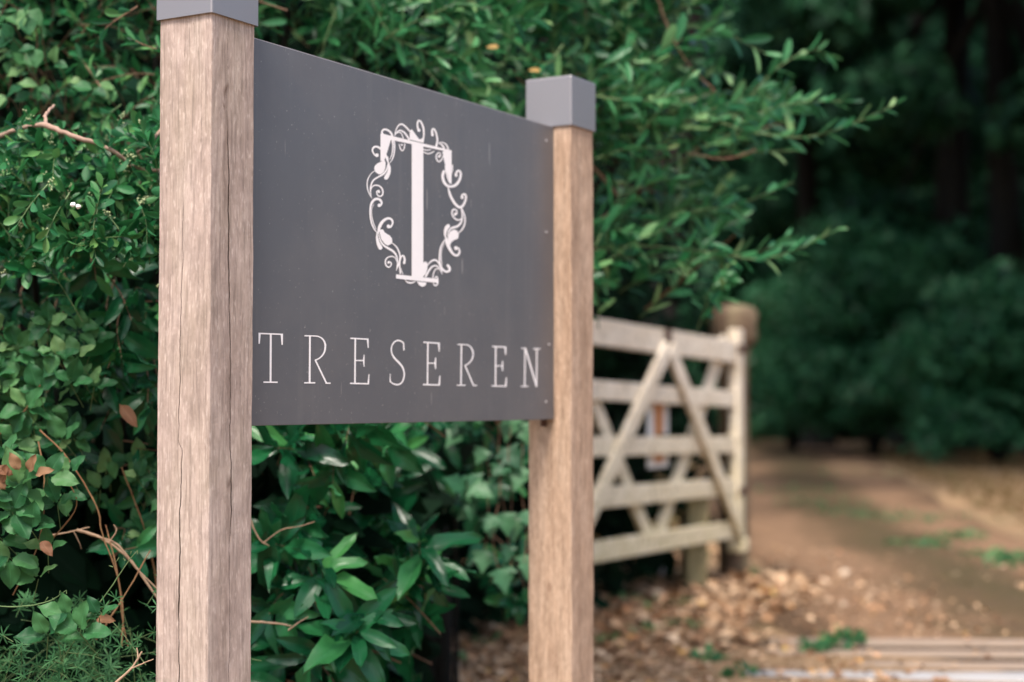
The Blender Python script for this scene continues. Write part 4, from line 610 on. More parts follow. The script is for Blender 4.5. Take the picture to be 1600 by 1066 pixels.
# where the sign hides what is behind it (photo pixels)
def hidden(px, py):
    post1 = (px > 252) & (px < 392); post2 = (px > 830) & (px < 924) & (py > 130)
    t = (px - 398) / 467; pan = (px > 390) & (px < 862) & (py > 75 + 138 * t) & (py < 652)
    return post1 | post2 | pan
def finish_leaves(root, lv, mat, limit=300, cell=15, foliage='foliage'):
    P, A, N, L, W = lv.arr(); n = len(P)
    if not n: return
    var = rng.integers(0, len(TPL[lv.kind]), n); C = P + nrm(A) * L[:, None] * .5
    px, py, d = to_px(C); vis = (px > -10) & (px < 1610) & (py > -10) & (py < 1076) & ~hidden(px, py)
    order = np.argsort(d); seen = {}; pick = []
    for i in order:
        if not vis[i]: continue
        r = max(cell, .45 * L[i] * FPX / d[i]); k = (int(px[i] // r), int(py[i] // r), int(math.log2(r) * 2))
        if k in seen: continue
        seen[k] = 1; pick.append(i)
    pick = np.array(pick, int)
    if len(pick) > limit: pick = pick[np.argsort(-(L[pick] / d[pick]))[:limit]]
    base = np.array(root.location)
    if len(pick):
        x, y, z = frames(A[pick], N[pick])
        for j, i in enumerate(pick):
            o = bpy.data.objects.new('leaf', tpl_mesh(lv.kind, int(var[i]), mat)); col.objects.link(o); o.parent = root
            m = np.eye(4); m[:3, 0] = x[j] * L[i] * W[i]; m[:3, 1] = y[j] * L[i]; m[:3, 2] = z[j] * L[i]; m[:3, 3] = P[i] - base
            o.matrix_basis = Matrix(m.tolist())
    rest = np.ones(n, bool); rest[pick] = False
    if rest.any():
        o = obj(foliage, bake(foliage, lv.kind, P[rest] - base, A[rest], N[rest], L[rest], W[rest], var[rest]), mat, root); o['kind'] = 'stuff'
UP = np.array([0, 0, 1.])
def rand_dir(mean, spread):
    return nrm(np.asarray(mean, float) + rng.normal(0, spread, 3))
def shoot(lv, tb, tip, dirv, ln, nl, ll, lw, ang=(35, 65), droop=.15, rad=.0016, whorl=1, grav=.0, face=.6, young=1., start=.05, toward=(0, -.35, .6)):
    """a curved twig ending at tip, leaves spiralling along it and smaller towards the end"""
    d = nrm(dirv); side = nrm(np.cross(d, UP + .01)); base = tip - d * ln
    mid = base + d * ln * .5 + UP * ln * droop * .4 + side * ln * U(-.1, .1)
    pts = crom([base, mid, tip], 4); tb.add(pts, np.linspace(rad * 1.6, rad * .6, len(pts)), 4)
    leaves_on(lv, pts, nl, ll, lw, ang, whorl, grav, face, start, toward)
def leaves_on(lv, pts, nl, ll, lw, ang, whorl, grav, face, start=.05, toward=(0, -.35, .6), tipf=.55):
    T = nrm(np.gradient(pts, axis=0)); n = len(pts); az = U(0, 6.28); toward = np.array(toward)
    for i in range(nl):
        t = start + (1 - start) * ((i + .6) / nl); f = t * (n - 1); k = min(int(f), n - 2); fr = f - k
        p = pts[k] * (1 - fr) + pts[k + 1] * fr; d = nrm(T[k] * (1 - fr) + T[k + 1] * fr)
        for q in range(whorl):
            az += 2.4 if whorl == 1 else (2 * math.pi / whorl if q else 1.57 + U(-.3, .3))
            a1 = nrm(np.cross(d, (.3, .2, .93))); a2 = np.cross(d, a1); r = math.cos(az) * a1 + math.sin(az) * a2
            th = R(U(*ang)) * (1 - .45 * t ** 4)
            ax = nrm(math.cos(th) * d + math.sin(th) * r - UP * grav + rng.normal(0, .09, 3))
            nn = d * .8 + toward * face + rng.normal(0, .22, 3) - ax * 0
            s = (1 - (1 - tipf) * t ** 3) * U(.78, 1.15) * (.8 + .2 * min(1, t * 4))
            lv.add(p, ax, nn, ll * s, lw * U(.85, 1.15))
def plant(name, label, loc, cat='shrub', group=None):
    e = empty(name, loc); tag(e, label, cat, group); return e
def stems(root, tb, mat, name='twigs'):
    if tb.n:
        me = tb.mesh(name); o = obj(name, me, mat, root); me.transform(Matrix.Translation(-Vector(root.location))); o['kind'] = 'stuff'
def single_tube(name, root, pts, rad, mat, sides=8, sub=6):
    P = crom(pts, sub); P[1:-1] += rng.normal(0, rad[0] * .18, (len(P) - 2, 3)); V, F = tube_arrays(P, np.linspace(rad[0], rad[1], len(P)) * rng.uniform(.82, 1.22, len(P)), sides)
    base = np.array(root.location) if root is not None else np.zeros(3)
    return obj(name, mesh_np(name, V - base, F), mat, root)
OUT = np.array([0, -1, 0.])

# ------------------------------------------------------------------ narrow-leaved evergreen arching over the sign
def narrow_shrub():
    root = plant('evergreen_shrub', 'big narrow-leaved evergreen shrub arching over the sign toward the track', (.0, 5.6, 0))
    lv = Leaves('narrow'); tb = Tubes(); tg = Tubes()
    def inside(px, py):
        if py > 150 + .0 * px and px < 430: return False
        lim = 1215 + 55 * math.sin(py / 70.) + 30 * math.sin(py / 23.)
        low = 470 + 30 * math.sin(px / 60.) - max(0, (px - 1100)) * .9
        return px < lim and py < low
    cnt = 0
    while cnt < 92:
        cx, cy = U(330, 1270), U(-330, 490)
        if not inside(cx, cy): continue
        hid = hidden(np.array([cx]), np.array([cy]))[0]
        if hid and U(0, 1) < .5: continue
        cnt += 1
        D = 4.42 + .55 * np.clip((cx - 500) / 700, -.3, 1) + min(rng.exponential(.24), .9) + (U(0, .2) if cx > 1120 else 0)
        cd = rand_dir((.55 + .5 * (cx > 1000), -.5, .12), .45); m = int(U(5, 10)); s0 = U(.85, 1.15)
        if cnt % 3 == 0: single_tube('branch', root, [at(cx, cy, D + .1) - cd * .5, at(cx, cy, D + .06) - cd * .22, at(cx, cy, D)], (.005, .002), M['stem_brown'], 5, 4)
        for _ in range(m):
            px, py = cx + rng.normal(0, 42), cy + rng.normal(0, 36)
            if not inside(px, py): continue
            shoot(lv, tb, at(px, py, D + rng.normal(0, .07)), nrm(cd + rng.normal(0, .3, 3)), U(.16, .32), int(U(7, 12)), U(.07, .10) * s0, U(1.0, 1.35), (30, 62), .2, .0013, 1, 0., .5)
    def hero(pp, d0, d1, n, ll=.082, rad=.0026):
        P = [at(x, y, d0 + (d1 - d0) * i / (len(pp) - 1)) for i, (x, y) in enumerate(pp)]
        pts = crom(P, 6); tg.add(pts, np.linspace(rad, rad * .45, len(pts)), 6)
        leaves_on(lv, pts, n, ll, 1.1, (35, 60), 1, 0., .5)
    hero([(1120, 190), (1185, 208), (1262, 214), (1340, 190), (1402, 162)], 4.95, 4.85, 24)
    hero([(1120, 225), (1190, 175), (1262, 160), (1328, 158)], 5.0, 4.95, 20)
    hero([(1150, 180), (1210, 110), (1270, 78), (1298, 90)], 5.15, 5.2, 15)
    hero([(900, 398), (980, 384), (1090, 392), (1180, 405), (1240, 392), (1310, 358)], 4.95, 4.9, 30)
    hero([(1100, 405), (1180, 395), (1235, 370)], 5.0, 5.0, 12)
    hero([(1080, 330), (1150, 320), (1240, 285)], 5.1, 5.05, 14)
    hero([(1060, 250), (1130, 240), (1250, 235)], 5.1, 5.0, 12)
    hero([(560, -60), (600, 40), (640, 70), (690, 92)], 4.5, 4.4, 18)
    hero([(600, 62), (640, 38), (700, 10), (720, -10)], 4.45, 4.4, 18)
    hero([(930, 150), (990, 158), (1040, 150), (1080, 120)], 4.7, 4.65, 15)
    hero([(880, 70), (850, 100), (800, 60), (760, 40)], 4.7, 4.6, 14)
    for pp in ([(1025, -10), (1045, 45), (1075, 100), (1125, 150)], [(1180, 235), (1135, 248), (1075, 240)]):
        o = single_tube('branch', root, [at(x, y, 5.0 - .03 * i) for i, (x, y) in enumerate(pp)], (.0042, .0018), M['stem_brown'])
    for x0, y0, x1, y1, z1 in ((-.25, 6.0, .45, 5.6, 2.0), (-.3, 6.0, -.1, 5.5, 2.2), (-.35, 6.1, -.5, 5.5, 2.2)):
        single_tube('stem', root, [(x0, y0, -.05), (x0 + .02, y0, z1 * .45), ((x0 + x1) / 2, (y0 + y1) / 2, z1 * .75), (x1, y1, z1)], (.03, .012), M['bark'])
    finish_leaves(root, lv, M['narrow'], 300, 17); stems(root, tb, M['stem_green']); stems(root, tg, M['stem_green'], 'shoots')
    ye = Leaves('narrow')
    for px, py in ((772, 74), (838, 110)):
        ye.add(at(px - 12, py, 4.6), (1, 0, .1), (0, -1, .3), .034, 1.8)
    finish_leaves(root, ye, M['yellow'], 10, 15)
narrow_shrub()

# ------------------------------------------------------------------ dark shrub at the top left
def dark_shrub():
    root = plant('shrub', 'dark small-leaved shrub at the top left behind the oak post', (-1.1, 5.0, 0))
    lv = Leaves('privet'); tb = Tubes()
    for _ in range(380):
        px, py = U(-260, 420), U(-330, 330); d = 4.05 + min(rng.exponential(.33), 1.3)
        if px < 110 and 30 < py < 200: d += .15
        shoot(lv, tb, at(px, py, d), rand_dir((.1, -.6, .35), .5), U(.14, .26), int(U(9, 15)), U(.045, .068), U(.75, 1.), (35, 65), .2, .0016, 1, .05, .5)
    for pp in ([(215, 10), (170, 40), (150, 65)], [(300, 95), (230, 72), (205, 60)]):
        P = crom([at(x, y, 3.75) for x, y in pp], 5); tb.add(P, np.linspace(.0022, .001, len(P)), 5); leaves_on(lv, P, 10, .055, .8, (35, 60), 1, 0, .5)
    finish_leaves(root, lv, M['privet'], 300, 16); stems(root, tb, M['stem_brown'])
    for i, x in enumerate((-1.5, -1.05, -.7)):
        single_tube('stem', root, [(x * .6 - .4, 5.1, -.05), (x * .8 - .2, 5.05, .8), (x, 4.8, 1.8), (x + .1, 4.6, 2.4)], (.02, .008), M['bark'])
dark_shrub()
def climber():
    root = plant('climber', 'pale broad-leaved climber in the top left corner of the hedge', (-1.35, 4.6, 0), 'climber')
    lv = Leaves('broad'); tb = Tubes()
    spots = [(28, 90), (55, 75), (40, 105), (85, 100), (60, 135), (20, 60), (10, 25), (45, 15), (0, 45), (-30, 80), (-60, 40), (15, 95), (50, 145), (10, 150), (-40, 130), (130, 125), (145, 140), (40, 25), (180, 140), (170, 155), (-90, 100), (-20, 10)]
    for px, py in spots:
        c = at(px, py, U(3.95, 4.1))
        for k in range(int(U(2, 4))):
            a = U(0, 6.28); ax = nrm((math.cos(a), -.25, math.sin(a) * .8 - .45)); lv.add(c, ax, (U(-.3, .3), -.8, .75), U(.035, .055), U(1.1, 1.35))
        tb.add(crom([c + np.array([U(-.1, .1), .25, -.15]), c + np.array([0, .1, -.02]), c], 3), .0014, 4)
    finish_leaves(root, lv, M['broad'], 120, 8); stems(root, tb, M['stem_brown'])
    single_tube('stem', root, [(-1.4, 4.8, -.05), (-1.3, 4.7, 1.), (-1.25, 4.5, 1.7), (-1.3, 4.3, 2.1)], (.008, .004), M['bark'])
climber()

# ------------------------------------------------------------------ privet in bud beside the post
def privet():
    root = plant('privet_bush', 'privet bush covered in small cream flower buds beside the near oak post', (-.95, 3.9, 0))
    lv = Leaves('privet'); tb = Tubes(); B_ = []
    oct_ = np.array([(1, 0, 0), (-1, 0, 0), (0, 1, 0), (0, -1, 0), (0, 0, 1), (0, 0, -1)], float); of = np.array([(0, 2, 4), (2, 1, 4), (1, 3, 4), (3, 0, 4), (2, 0, 5), (1, 2, 5), (3, 1, 5), (0, 3, 5)])
    def buds(tip, d, n=12, s=1.):
        d = nrm(d); stem = crom([tip, tip + d * .02 * s, tip + d * .04 * s], 3); tb.add(stem, .0007, 3)
        for k in range(n):
            t = U(.1, 1); r = nrm(rng.normal(0, 1, 3)); p = tip + d * .042 * s * t + r * .011 * s * (1.15 - t); tb.add(np.array([tip + d * .042 * s * t * .8, (tip + d * .04 * s * t + p) / 2, p]), .00035, 3)
            B_.append((p, U(.0016, .0029)))
    for _ in range(330):
        px, py = U(-330, 300), U(185, 455); k = 1.
        low = 405 + 25 * math.sin(px / 31.) + 18 * math.sin(px / 13.)
        if py > low: continue
        d = 3.36 + .10 * abs(math.sin(px / 50. + py / 37.)) + min(rng.exponential(.13), .6) + max(0, (240 - py)) * .002
        dr = rand_dir((.12, -.6, .45 - .5 * (py > 350)), .45); tip = at(px, py, d)
        shoot(lv, tb, tip, dr, U(.09, .16), int(U(5, 8)), U(.042, .06), U(.85, 1.1), (35, 68), .15, .0009, 2, .05, .45)
        if U(0, 1) < .55: buds(tip, dr, int(U(8, 16)), U(.7, 1.1))
    for px, py, dx, dz in ((150, 405, .1, -1), (205, 395, .6, -.8), (120, 385, -.9, -.1), (160, 290, .45, .8), (190, 370, .9, .1), (70, 375, -.3, -.9), (25, 355, -.4, -.8), (230, 385, .3, -.9)):
        shoot(lv, tb, at(px, py, 3.3), nrm((dx, -.5, dz)), .12, 6, .05, 1.05, (35, 65), .1, .0012, 2, .0, .4)
    finish_leaves(root, lv, M['privet'], 300, 12); stems(root, tb, M['stem_green'])
    P = np.array([b[0] for b in B_]); r = np.array([b[1] for b in B_]); n = len(P)
    V = (P[:, None] + oct_[None] * r[:, None, None]).reshape(-1, 3) - np.array(root.location); F = (of[None] + (np.arange(n) * 6)[:, None, None]).reshape(-1, 3)
    o = obj('flower_buds', mesh_np('buds', V, F), M['bud'], root); o['kind'] = 'stuff'
    o = obj('flower', rock('flower', .005, .005, .005, 5), M['print'], root, Vector(at(114, 320, 3.3)) - root.location)
    o = obj('flower', rock('flower', .005, .0055, .0045, 6), M['print'], root, Vector(at(123, 323, 3.29)) - root.location)
    b1 = single_tube('branch', root, [at(-60, 235, 3.66), at(20, 205, 3.58), at(66, 196, 3.5), at(110, 212, 3.47), at(172, 234, 3.49), at(215, 262, 3.53), at(300, 268, 3.5)], (.0062, .0038), M['branch_pale']); b1['label'] = 'bare pale pinkish branch'
    single_tube('branch', root, [at(72, 195, 3.5), at(72, 180, 3.53), at(84, 165, 3.6)], (.004, .003), M['branch_pale'])
    single_tube('branch', root, [at(214, 240, 3.55), at(236, 222, 3.55), at(262, 190, 3.6)], (.0035, .0045), M['branch_pale'])
    for x in (-1.15, -.95, -.8):
        single_tube('stem', root, [(x, 4.3, -.05), (x - .03, 4.2, .7), (x + .02, 3.9, 1.3), (x + .04, 3.7, 1.5)], (.010, .005), M['bark'])
privet()

# ------------------------------------------------------------------ laurels
def laurel(name, label, loc, n, region, depth, spread, lsz, seeds, groundstems, mean=(0, -.75, .25), grav=.3, lim=300, wd=1.):
    root = plant(name, label, loc); lv = Leaves('laurel'); tb = Tubes(); c = 0
    while c < n:
        px, py = U(region[0], region[1]), U(region[2], region[3])
        d = depth(px, py) 
        if d is None: continue
        d += min(rng.exponential(spread), 4 * spread); c += 1
        shoot(lv, tb, at(px, py, d), rand_dir(mean, .45), U(.14, .26), int(U(6, 10)), U(*lsz), U(.85, 1.15) * wd, (35, 75), .15, .0013, 1, grav * U(.3, 1.5), .5, 1., .25)
    for px, py, d, dx, dz, k in seeds:
        shoot(lv, tb, at(px, py, d), nrm((dx, -.6, dz)), .16, k, lsz[1] * .98, 1.0 * wd, (45, 85), .1, .0014, 1, grav * .6, .5, 1., .45)
    finish_leaves(root, lv, M['laurel'], lim, 16); stems(root, tb, M['stem_brown'])
    for a, b_, z in groundstems:
        single_tube('stem', root, [(a[0], a[1], -.05), ((a[0] + b_[0]) / 2, a[1], z * .45), (b_[0], b_[1], z)], (.012, .005), M['bark'])
    dy = Leaves('laurel')
    for _ in range(4):
        px, py = U(*region[:2]), U(*region[2:]); d = depth(px, py)
        if d is not None: dy.add(at(px, py, d + U(-.02, .1)), rand_dir((0, -.3, -.8), .4), (U(-.3, .3), -.8, .5), U(.05, .08), U(.8, 1.1))
    finish_leaves(root, dy, M['rust'], 9, 6)
    return root
def dl(px, py):
    if py > 690 + 60 * math.sin(px / 60.) and px < 170: return None
    return 3.68 + .1 * math.sin(px / 40.) + .25 * (py < 430)
laurel('laurel_bush', 'glossy large-leaved laurel bush between privet and brambles left of the post', (-.95, 4.3, 0), 125, (-330, 330, 385, 900), dl, .22, (.072, .122),
       [(150, 440, 3.62, 0, -.8, 7), (190, 560, 3.6, .1, -.9, 8), (160, 600, 3.6, -.2, -.9, 8), (205, 500, 3.58, .5, -.7, 5), (60, 560, 3.66, -.2, -.7, 7), (230, 640, 3.62, .2, -.8, 7), (215, 855, 3.6, .4, .2, 4)],
       [((-1.1, 4.5), (-.9, 4.2), 1.1), ((-.85, 4.5), (-.75, 4.2), 1.0)], (0, -.75, -.05), .55, 300, .85)
def du(px, py):
    if px > 655 + 25 * math.sin(py / 50.): return None
    if py > 1000 and px > 640: return None
    return 3.82 + .25 * max(0, (px - 480) / 170) + .1 * math.sin(px / 30. + py / 60.)
laurel('laurel_bush', 'young glossy laurel with upturned rosettes directly under the sign board', (-.35, 4.5, 0), 88, (330, 690, 600, 1180), du, .27, (.115, .175),
       [(505, 885, 3.72, .0, .5, 9), (560, 985, 3.65, .15, .35, 10), (575, 960, 3.68, .4, .2, 7), (655, 845, 3.95, .2, .6, 8), (540, 690, 3.8, 0, -.6, 8), (600, 700, 3.85, .3, -.5, 7), (430, 700, 3.75, -.2, .1, 8), (430, 850, 3.72, -.3, .2, 7), (520, 760, 3.8, .1, -.8, 6), (660, 910, 3.98, .2, -.7, 6), (420, 960, 3.7, -.2, -.2, 7), (480, 1030, 3.66, -.3, -.2, 7)],
       [((-.35, 4.6), (-.4, 4.2), .9), ((-.5, 4.6), (-.5, 4.2), .8)], (.08, -.75, .3), .12, 300, .82)
def dd(px, py):
    if py > 930 + 20 * math.sin(px / 30.): return None
    return 5.0 + .25 * math.sin(px / 35.)
laurel('laurel_bush', 'shaded laurel in the dark gap between the two sign posts', (.0, 5.6, 0), 26, (560, 850, 560, 960), dd, .35, (.08, .12), [],
       [((-.2, 5.9), (-.2, 5.4), .9)], (0, -.75, .1), .4, 200)

def ivy():
    root = plant('ivy', 'trailing ivy with pale lobed leaves hanging beside the far sign post', (-.12, 5.3, 0), 'ivy')
    lv = Leaves('ivy'); tb = Tubes()
    for px0, y0, y1 in ((735, 740, 800), (760, 700, 870), (775, 640, 905), (800, 650, 900), (790, 700, 860), (820, 660, 880), (850, 660, 900), (720, 640, 670)):
        P = crom([at(px0 + U(-8, 8), y, 4.78 + U(-.04, .04)) for y in np.linspace(y0, y1, 5)], 4); tb.add(P, .0016, 4)
        for p in P[::5]:
            a = U(-1.1, 1.1); lv.add(p, nrm((math.sin(a), -.4, -math.cos(a))), (U(-.3, .3), -.8, .6), U(.05, .085), U(.95, 1.2))
    lv.add(at(727, 765, 4.75), nrm((-.5, -.3, .3)), (0, -.8, .6), .085, 1.1); lv.add(at(735, 760, 4.74), nrm((.6, -.3, -.2)), (0, -.8, .6), .08, 1.1)
    finish_leaves(root, lv, M['ivy'], 200, 8); stems(root, tb, M['stem_brown'], 'trailing_stems')
ivy()

# ------------------------------------------------------------------ brambles
def bramble(name, label, loc, canes, clusters, mats=('broad',), sz=(.05, .072)):
    root = plant(name, label, loc, 'bramble'); lv = Leaves('bramble'); tb = Tubes()
    for pp, d0, d1, r in canes:
        c = single_tube('cane', root, [at(x, y, d0 + (d1 - d0) * i / (len(pp) - 1)) for i, (x, y) in enumerate(pp)], (r, r * .6), M['cane_red'])
    for px, py, d, n, s in clusters:
        c = at(px, py, d); a0 = U(-.6, .6); fx = nrm((U(-.35, .35), -.7, .75))
        stalk = c + np.array([U(-.03, .03), .05, -.05]); tb.add(crom([stalk, c], 3), .0009, 4)
        for k in range(n):
            a = a0 + (0, 1.15, -1.15, 2.2, -2.2)[k]; q = np.array([math.sin(a), -.2, math.cos(a)]) if (px + py) % 3 else np.array([math.sin(a), -.25, -math.cos(a)])
            lv.add(c + nrm(q) * .006, nrm(q + rng.normal(0, .1, 3)), fx + rng.normal(0, .18, 3), U(*sz) * s * (1 if k == 0 else .85), U(.95, 1.15))
    finish_leaves(root, lv, M[mats[0]], 260, 7); stems(root, tb, M['stem_green'], 'leaf_stalks'); return root
cl = [(30, 760, 3.22, 5, 1.1), (75, 745, 3.22, 3, 1.), (20, 800, 3.2, 5, 1.), (50, 830, 3.2, 3, 1.), (45, 815, 3.24, 3, 1.), (10, 720, 3.26, 3, .9), (90, 790, 3.25, 3, .9), (-30, 770, 3.2, 5, 1.1), (-60, 830, 3.2, 5, 1.), (15, 870, 3.22, 3, 1.), (-20, 900, 3.2, 3, 1.),
      (75, 860, 3.25, 3, .8), (110, 740, 3.3, 3, .8), (60, 905, 3.24, 3, .9), (-100, 750, 3.25, 5, 1.), (-90, 900, 3.25, 5, 1.), (100, 770, 3.28, 3, .8), (40, 780, 3.3, 5, 1.), (0, 840, 3.28, 5, 1.), (5, 760, 3.27, 5, 1.)]
br = bramble('bramble', 'bramble with toothed mid-green leaves and rusty leaves at the bottom left', (-1.0, 3.4, 0),
        [([(62, 672), (105, 715), (150, 790), (160, 835), (185, 905), (190, 960), (200, 1010)], 3.4, 3.45, .0018), ([(60, 690), (70, 760), (60, 850), (20, 930)], 3.3, 3.3, .002), ([(75, 850), (120, 790), (95, 735)], 3.3, 3.25, .0016)],
        cl + [(75, 995, 3.12, 3, 1.), (125, 990, 3.12, 3, 1.05), (105, 965, 3.15, 3, .9), (155, 965, 3.14, 3, .7), (90, 1000, 3.16, 2, 1.)])
ru = Leaves('bramble')
for px, py, a in ((20, 742, -1.1), (30, 735, -.4), (45, 738, .4), (55, 742, 1.2), (8, 765, -.6), (2, 755, .3), (64, 845, 2.4), (150, 968, 1.5)):
    ru.add(at(px, py, 3.18), nrm((math.sin(a), -.3, math.cos(a))), (0, -.8, .6), .04, .9)
finish_leaves(br, ru, M['rust'], 20, 4)
cl2 = [(int(U(-120, 150)), int(U(500, 720)), U(3.5, 3.62), int(rng.choice([3, 5, 3])), U(.85, 1.05)) for _ in range(46)] + [(95, 560, 3.48, 5, 1.1), (85, 545, 3.48, 3, .9), (110, 600, 3.47, 3, 1.15), (120, 560, 3.5, 3, 1.1), (40, 640, 3.47, 5, 1.2), (60, 610, 3.48, 3, 1.), (25, 690, 3.5, 3, 1.1), (100, 690, 3.5, 3, 1.2)]
bramble('bramble', 'light green bramble leaves hanging at mid height along the left edge', (-1.05, 3.75, 0),
        [([(-60, 800), (-20, 700), (40, 640), (95, 540)], 3.6, 3.5, .0022), ([(-100, 760), (-40, 640), (20, 560)], 3.65, 3.55, .002)], cl2, ('broad',), (.042, .06))
cl3 = [(int(U(150, 330)), int(U(700, 850)), U(3.62, 3.8), 3, U(.85, 1.05)) for _ in range(26)]
bramble('bramble', 'small dim bramble shoots low down against the near oak post', (-.75, 3.9, 0), [([(250, 940), (230, 840), (190, 730)], 3.7, 3.65, .002)], cl3, ('broad',), (.04, .055))

# ------------------------------------------------------------------ goosegrass, canes and dead twigs at the foot of the hedge
def goosegrass():
    lv = Leaves('goose'); tb = Tubes()
    for _ in range(330):
        px, py = U(-260, 330), U(935, 1350); d = 3.15 + U(0, .55)
        if py < 985 and U(0, 1) < .5: continue
        p = at(px, py, d); dr = rand_dir((.1, -.25, .6), .5); L = U(.12, .3); P = crom([p - dr * L, p - dr * L * .5 + UP * .02, p], 5); tb.add(P, np.linspace(.0011, .0007, len(P)), 3)
        for q in P[2::2]:
            d_ = nrm(rng.normal(0, .15, 3) + dr); a1 = nrm(np.cross(d_, (.2, .9, .1))); a2 = np.cross(d_, a1); o0 = U(0, 6)
            for k in range(7):
                r = math.cos(o0 + k * .9) * a1 + math.sin(o0 + k * .9) * a2; lv.add(q, nrm(r + d_ * .35), d_, U(.016, .028), 1.)
    P, A, N, L, W = lv.arr(); V0 = bake('goosegrass', 'goose', P, A, N, L, W, np.zeros(len(P), int)); o = obj('goosegrass', V0, M['goose'])
    tag(o, 'tangled goosegrass with whorled narrow leaves at the bottom left', 'goosegrass', kind='stuff')
    s = obj('stalks', tb.mesh('stalks'), M['stem_green'], o); s['kind'] = 'stuff'
goosegrass()
def twig(label, pp, d, r, mat, forks=()):
    P = [at(x, y, d + .01 * i) for i, (x, y) in enumerate(pp)]
    o = single_tube('dead_twig', None, P, (r, r * .6), M[mat]); tag(o, label, 'twig', 'dead twigs in the hedge bottom')
    for f in forks:
        single_tube('fork', o, [at(x, y, d + .005 * i) for i, (x, y) in enumerate(f)], (r * .6, r * .35), M[mat])
twig('long brown cane slanting down to the near post behind the goosegrass', [(120, 828), (160, 842), (200, 872), (232, 915), (262, 960)], 3.5, .0032, 'twig_dead')
twig('second paler cane just above the slanting one by the near post', [(150, 838), (185, 852), (215, 890), (262, 935)], 3.46, .0024, 'twig_dead', [[(170, 848), (182, 830), (178, 820)]])
twig('reddish cane leaning upward to the right in the bottom left corner', [(150, 1000), (195, 930), (235, 860)], 3.42, .0018, 'cane_red')
twig('red upright stem beside the near post among goosegrass', [(190, 1010), (192, 950), (180, 880), (165, 820)], 3.48, .002, 'cane_red')
twig('forked pale dead twig at the bottom edge beside the near post', [(175, 1072), (205, 1045), (222, 1018)], 3.1, .0026, 'twig_dead', [[(205, 1045), (225, 1036), (240, 1030)], [(216, 1028), (214, 1012)]])
twig('short pale dead twig poking out beside the post under the board', [(385, 800), (405, 842), (420, 853)], 3.62, .0022, 'twig_dead', [[(412, 848), (440, 828), (470, 822), (492, 815)]])
twig('broken pale twig sticking out low to the right of the near post', [(385, 971), (430, 974), (455, 978)], 3.62, .0026, 'twig_dead', [[(450, 985), (468, 972), (482, 964)]])
twig('thin brown stem crossing the dark hollow above the goosegrass', [(70, 838), (105, 832), (140, 824)], 3.5, .0018, 'twig_dead', [[(115, 830), (124, 848), (127, 858)]])
for label, pp in (('thin pale green goosegrass stem reaching up toward the near post', [(140, 960), (165, 930), (200, 878), (215, 860)]), ('arching goosegrass stem with tiny seeds above the toothed leaves', [(-20, 946), (30, 948), (75, 940), (104, 922)])):
    o = single_tube('grass_stem', None, [at(x, y, 3.18) for x, y in pp], (.0014, .0008), M['stem_green'], 5); tag(o, label, 'stem')
    for k in range(5):
        p = at(pp[-1][0] - 12 * (4 - k) * .8, pp[-1][1] + (4 - k) * 5 - (4 if k % 2 else -6), 3.18); single_tube('seed_stalk', o, [at(pp[-1][0] - 14 * (4 - k) * .8, pp[-1][1] + (4 - k) * 6, 3.18), p], (.0006, .0012), M['stem_green'], 4, 3)

# ------------------------------------------------------------------ dark hedge behind everything
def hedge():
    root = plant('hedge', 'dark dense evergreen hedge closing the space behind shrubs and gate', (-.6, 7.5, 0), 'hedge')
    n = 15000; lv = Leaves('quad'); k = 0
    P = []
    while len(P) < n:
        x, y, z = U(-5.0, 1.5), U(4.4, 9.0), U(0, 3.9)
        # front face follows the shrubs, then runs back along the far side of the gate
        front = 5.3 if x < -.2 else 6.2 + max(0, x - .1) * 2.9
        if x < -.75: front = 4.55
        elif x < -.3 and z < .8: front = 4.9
        if z > 2.7 and x < .6: front = min(front, 4.6)  # unseen overhang added above the view to block overhead light
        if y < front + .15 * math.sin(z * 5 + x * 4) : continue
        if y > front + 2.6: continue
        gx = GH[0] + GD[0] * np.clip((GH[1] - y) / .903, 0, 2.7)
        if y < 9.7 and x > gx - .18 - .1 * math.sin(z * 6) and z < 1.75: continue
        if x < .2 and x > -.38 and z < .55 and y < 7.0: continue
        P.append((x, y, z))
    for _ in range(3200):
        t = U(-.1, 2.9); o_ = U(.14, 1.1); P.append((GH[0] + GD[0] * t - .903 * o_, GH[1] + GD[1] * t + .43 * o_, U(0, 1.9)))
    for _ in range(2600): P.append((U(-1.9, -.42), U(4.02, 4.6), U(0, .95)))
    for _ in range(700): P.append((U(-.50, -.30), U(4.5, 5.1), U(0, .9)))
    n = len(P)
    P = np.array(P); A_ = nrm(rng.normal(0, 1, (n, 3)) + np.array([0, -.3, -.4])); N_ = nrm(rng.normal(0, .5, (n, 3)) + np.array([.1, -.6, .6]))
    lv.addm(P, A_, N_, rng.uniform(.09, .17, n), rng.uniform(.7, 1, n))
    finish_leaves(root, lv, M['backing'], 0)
    for x, y in ((-3, 6.5), (-1.8, 6.4), (.2, 9.6)):
        single_tube('stem', root, [(x, y, -.05), (x + .1, y, 1.2), (x - .05, y - .1, 2.4), (x, y, 3.4)], (.05, .015), M['bark'])
hedge()

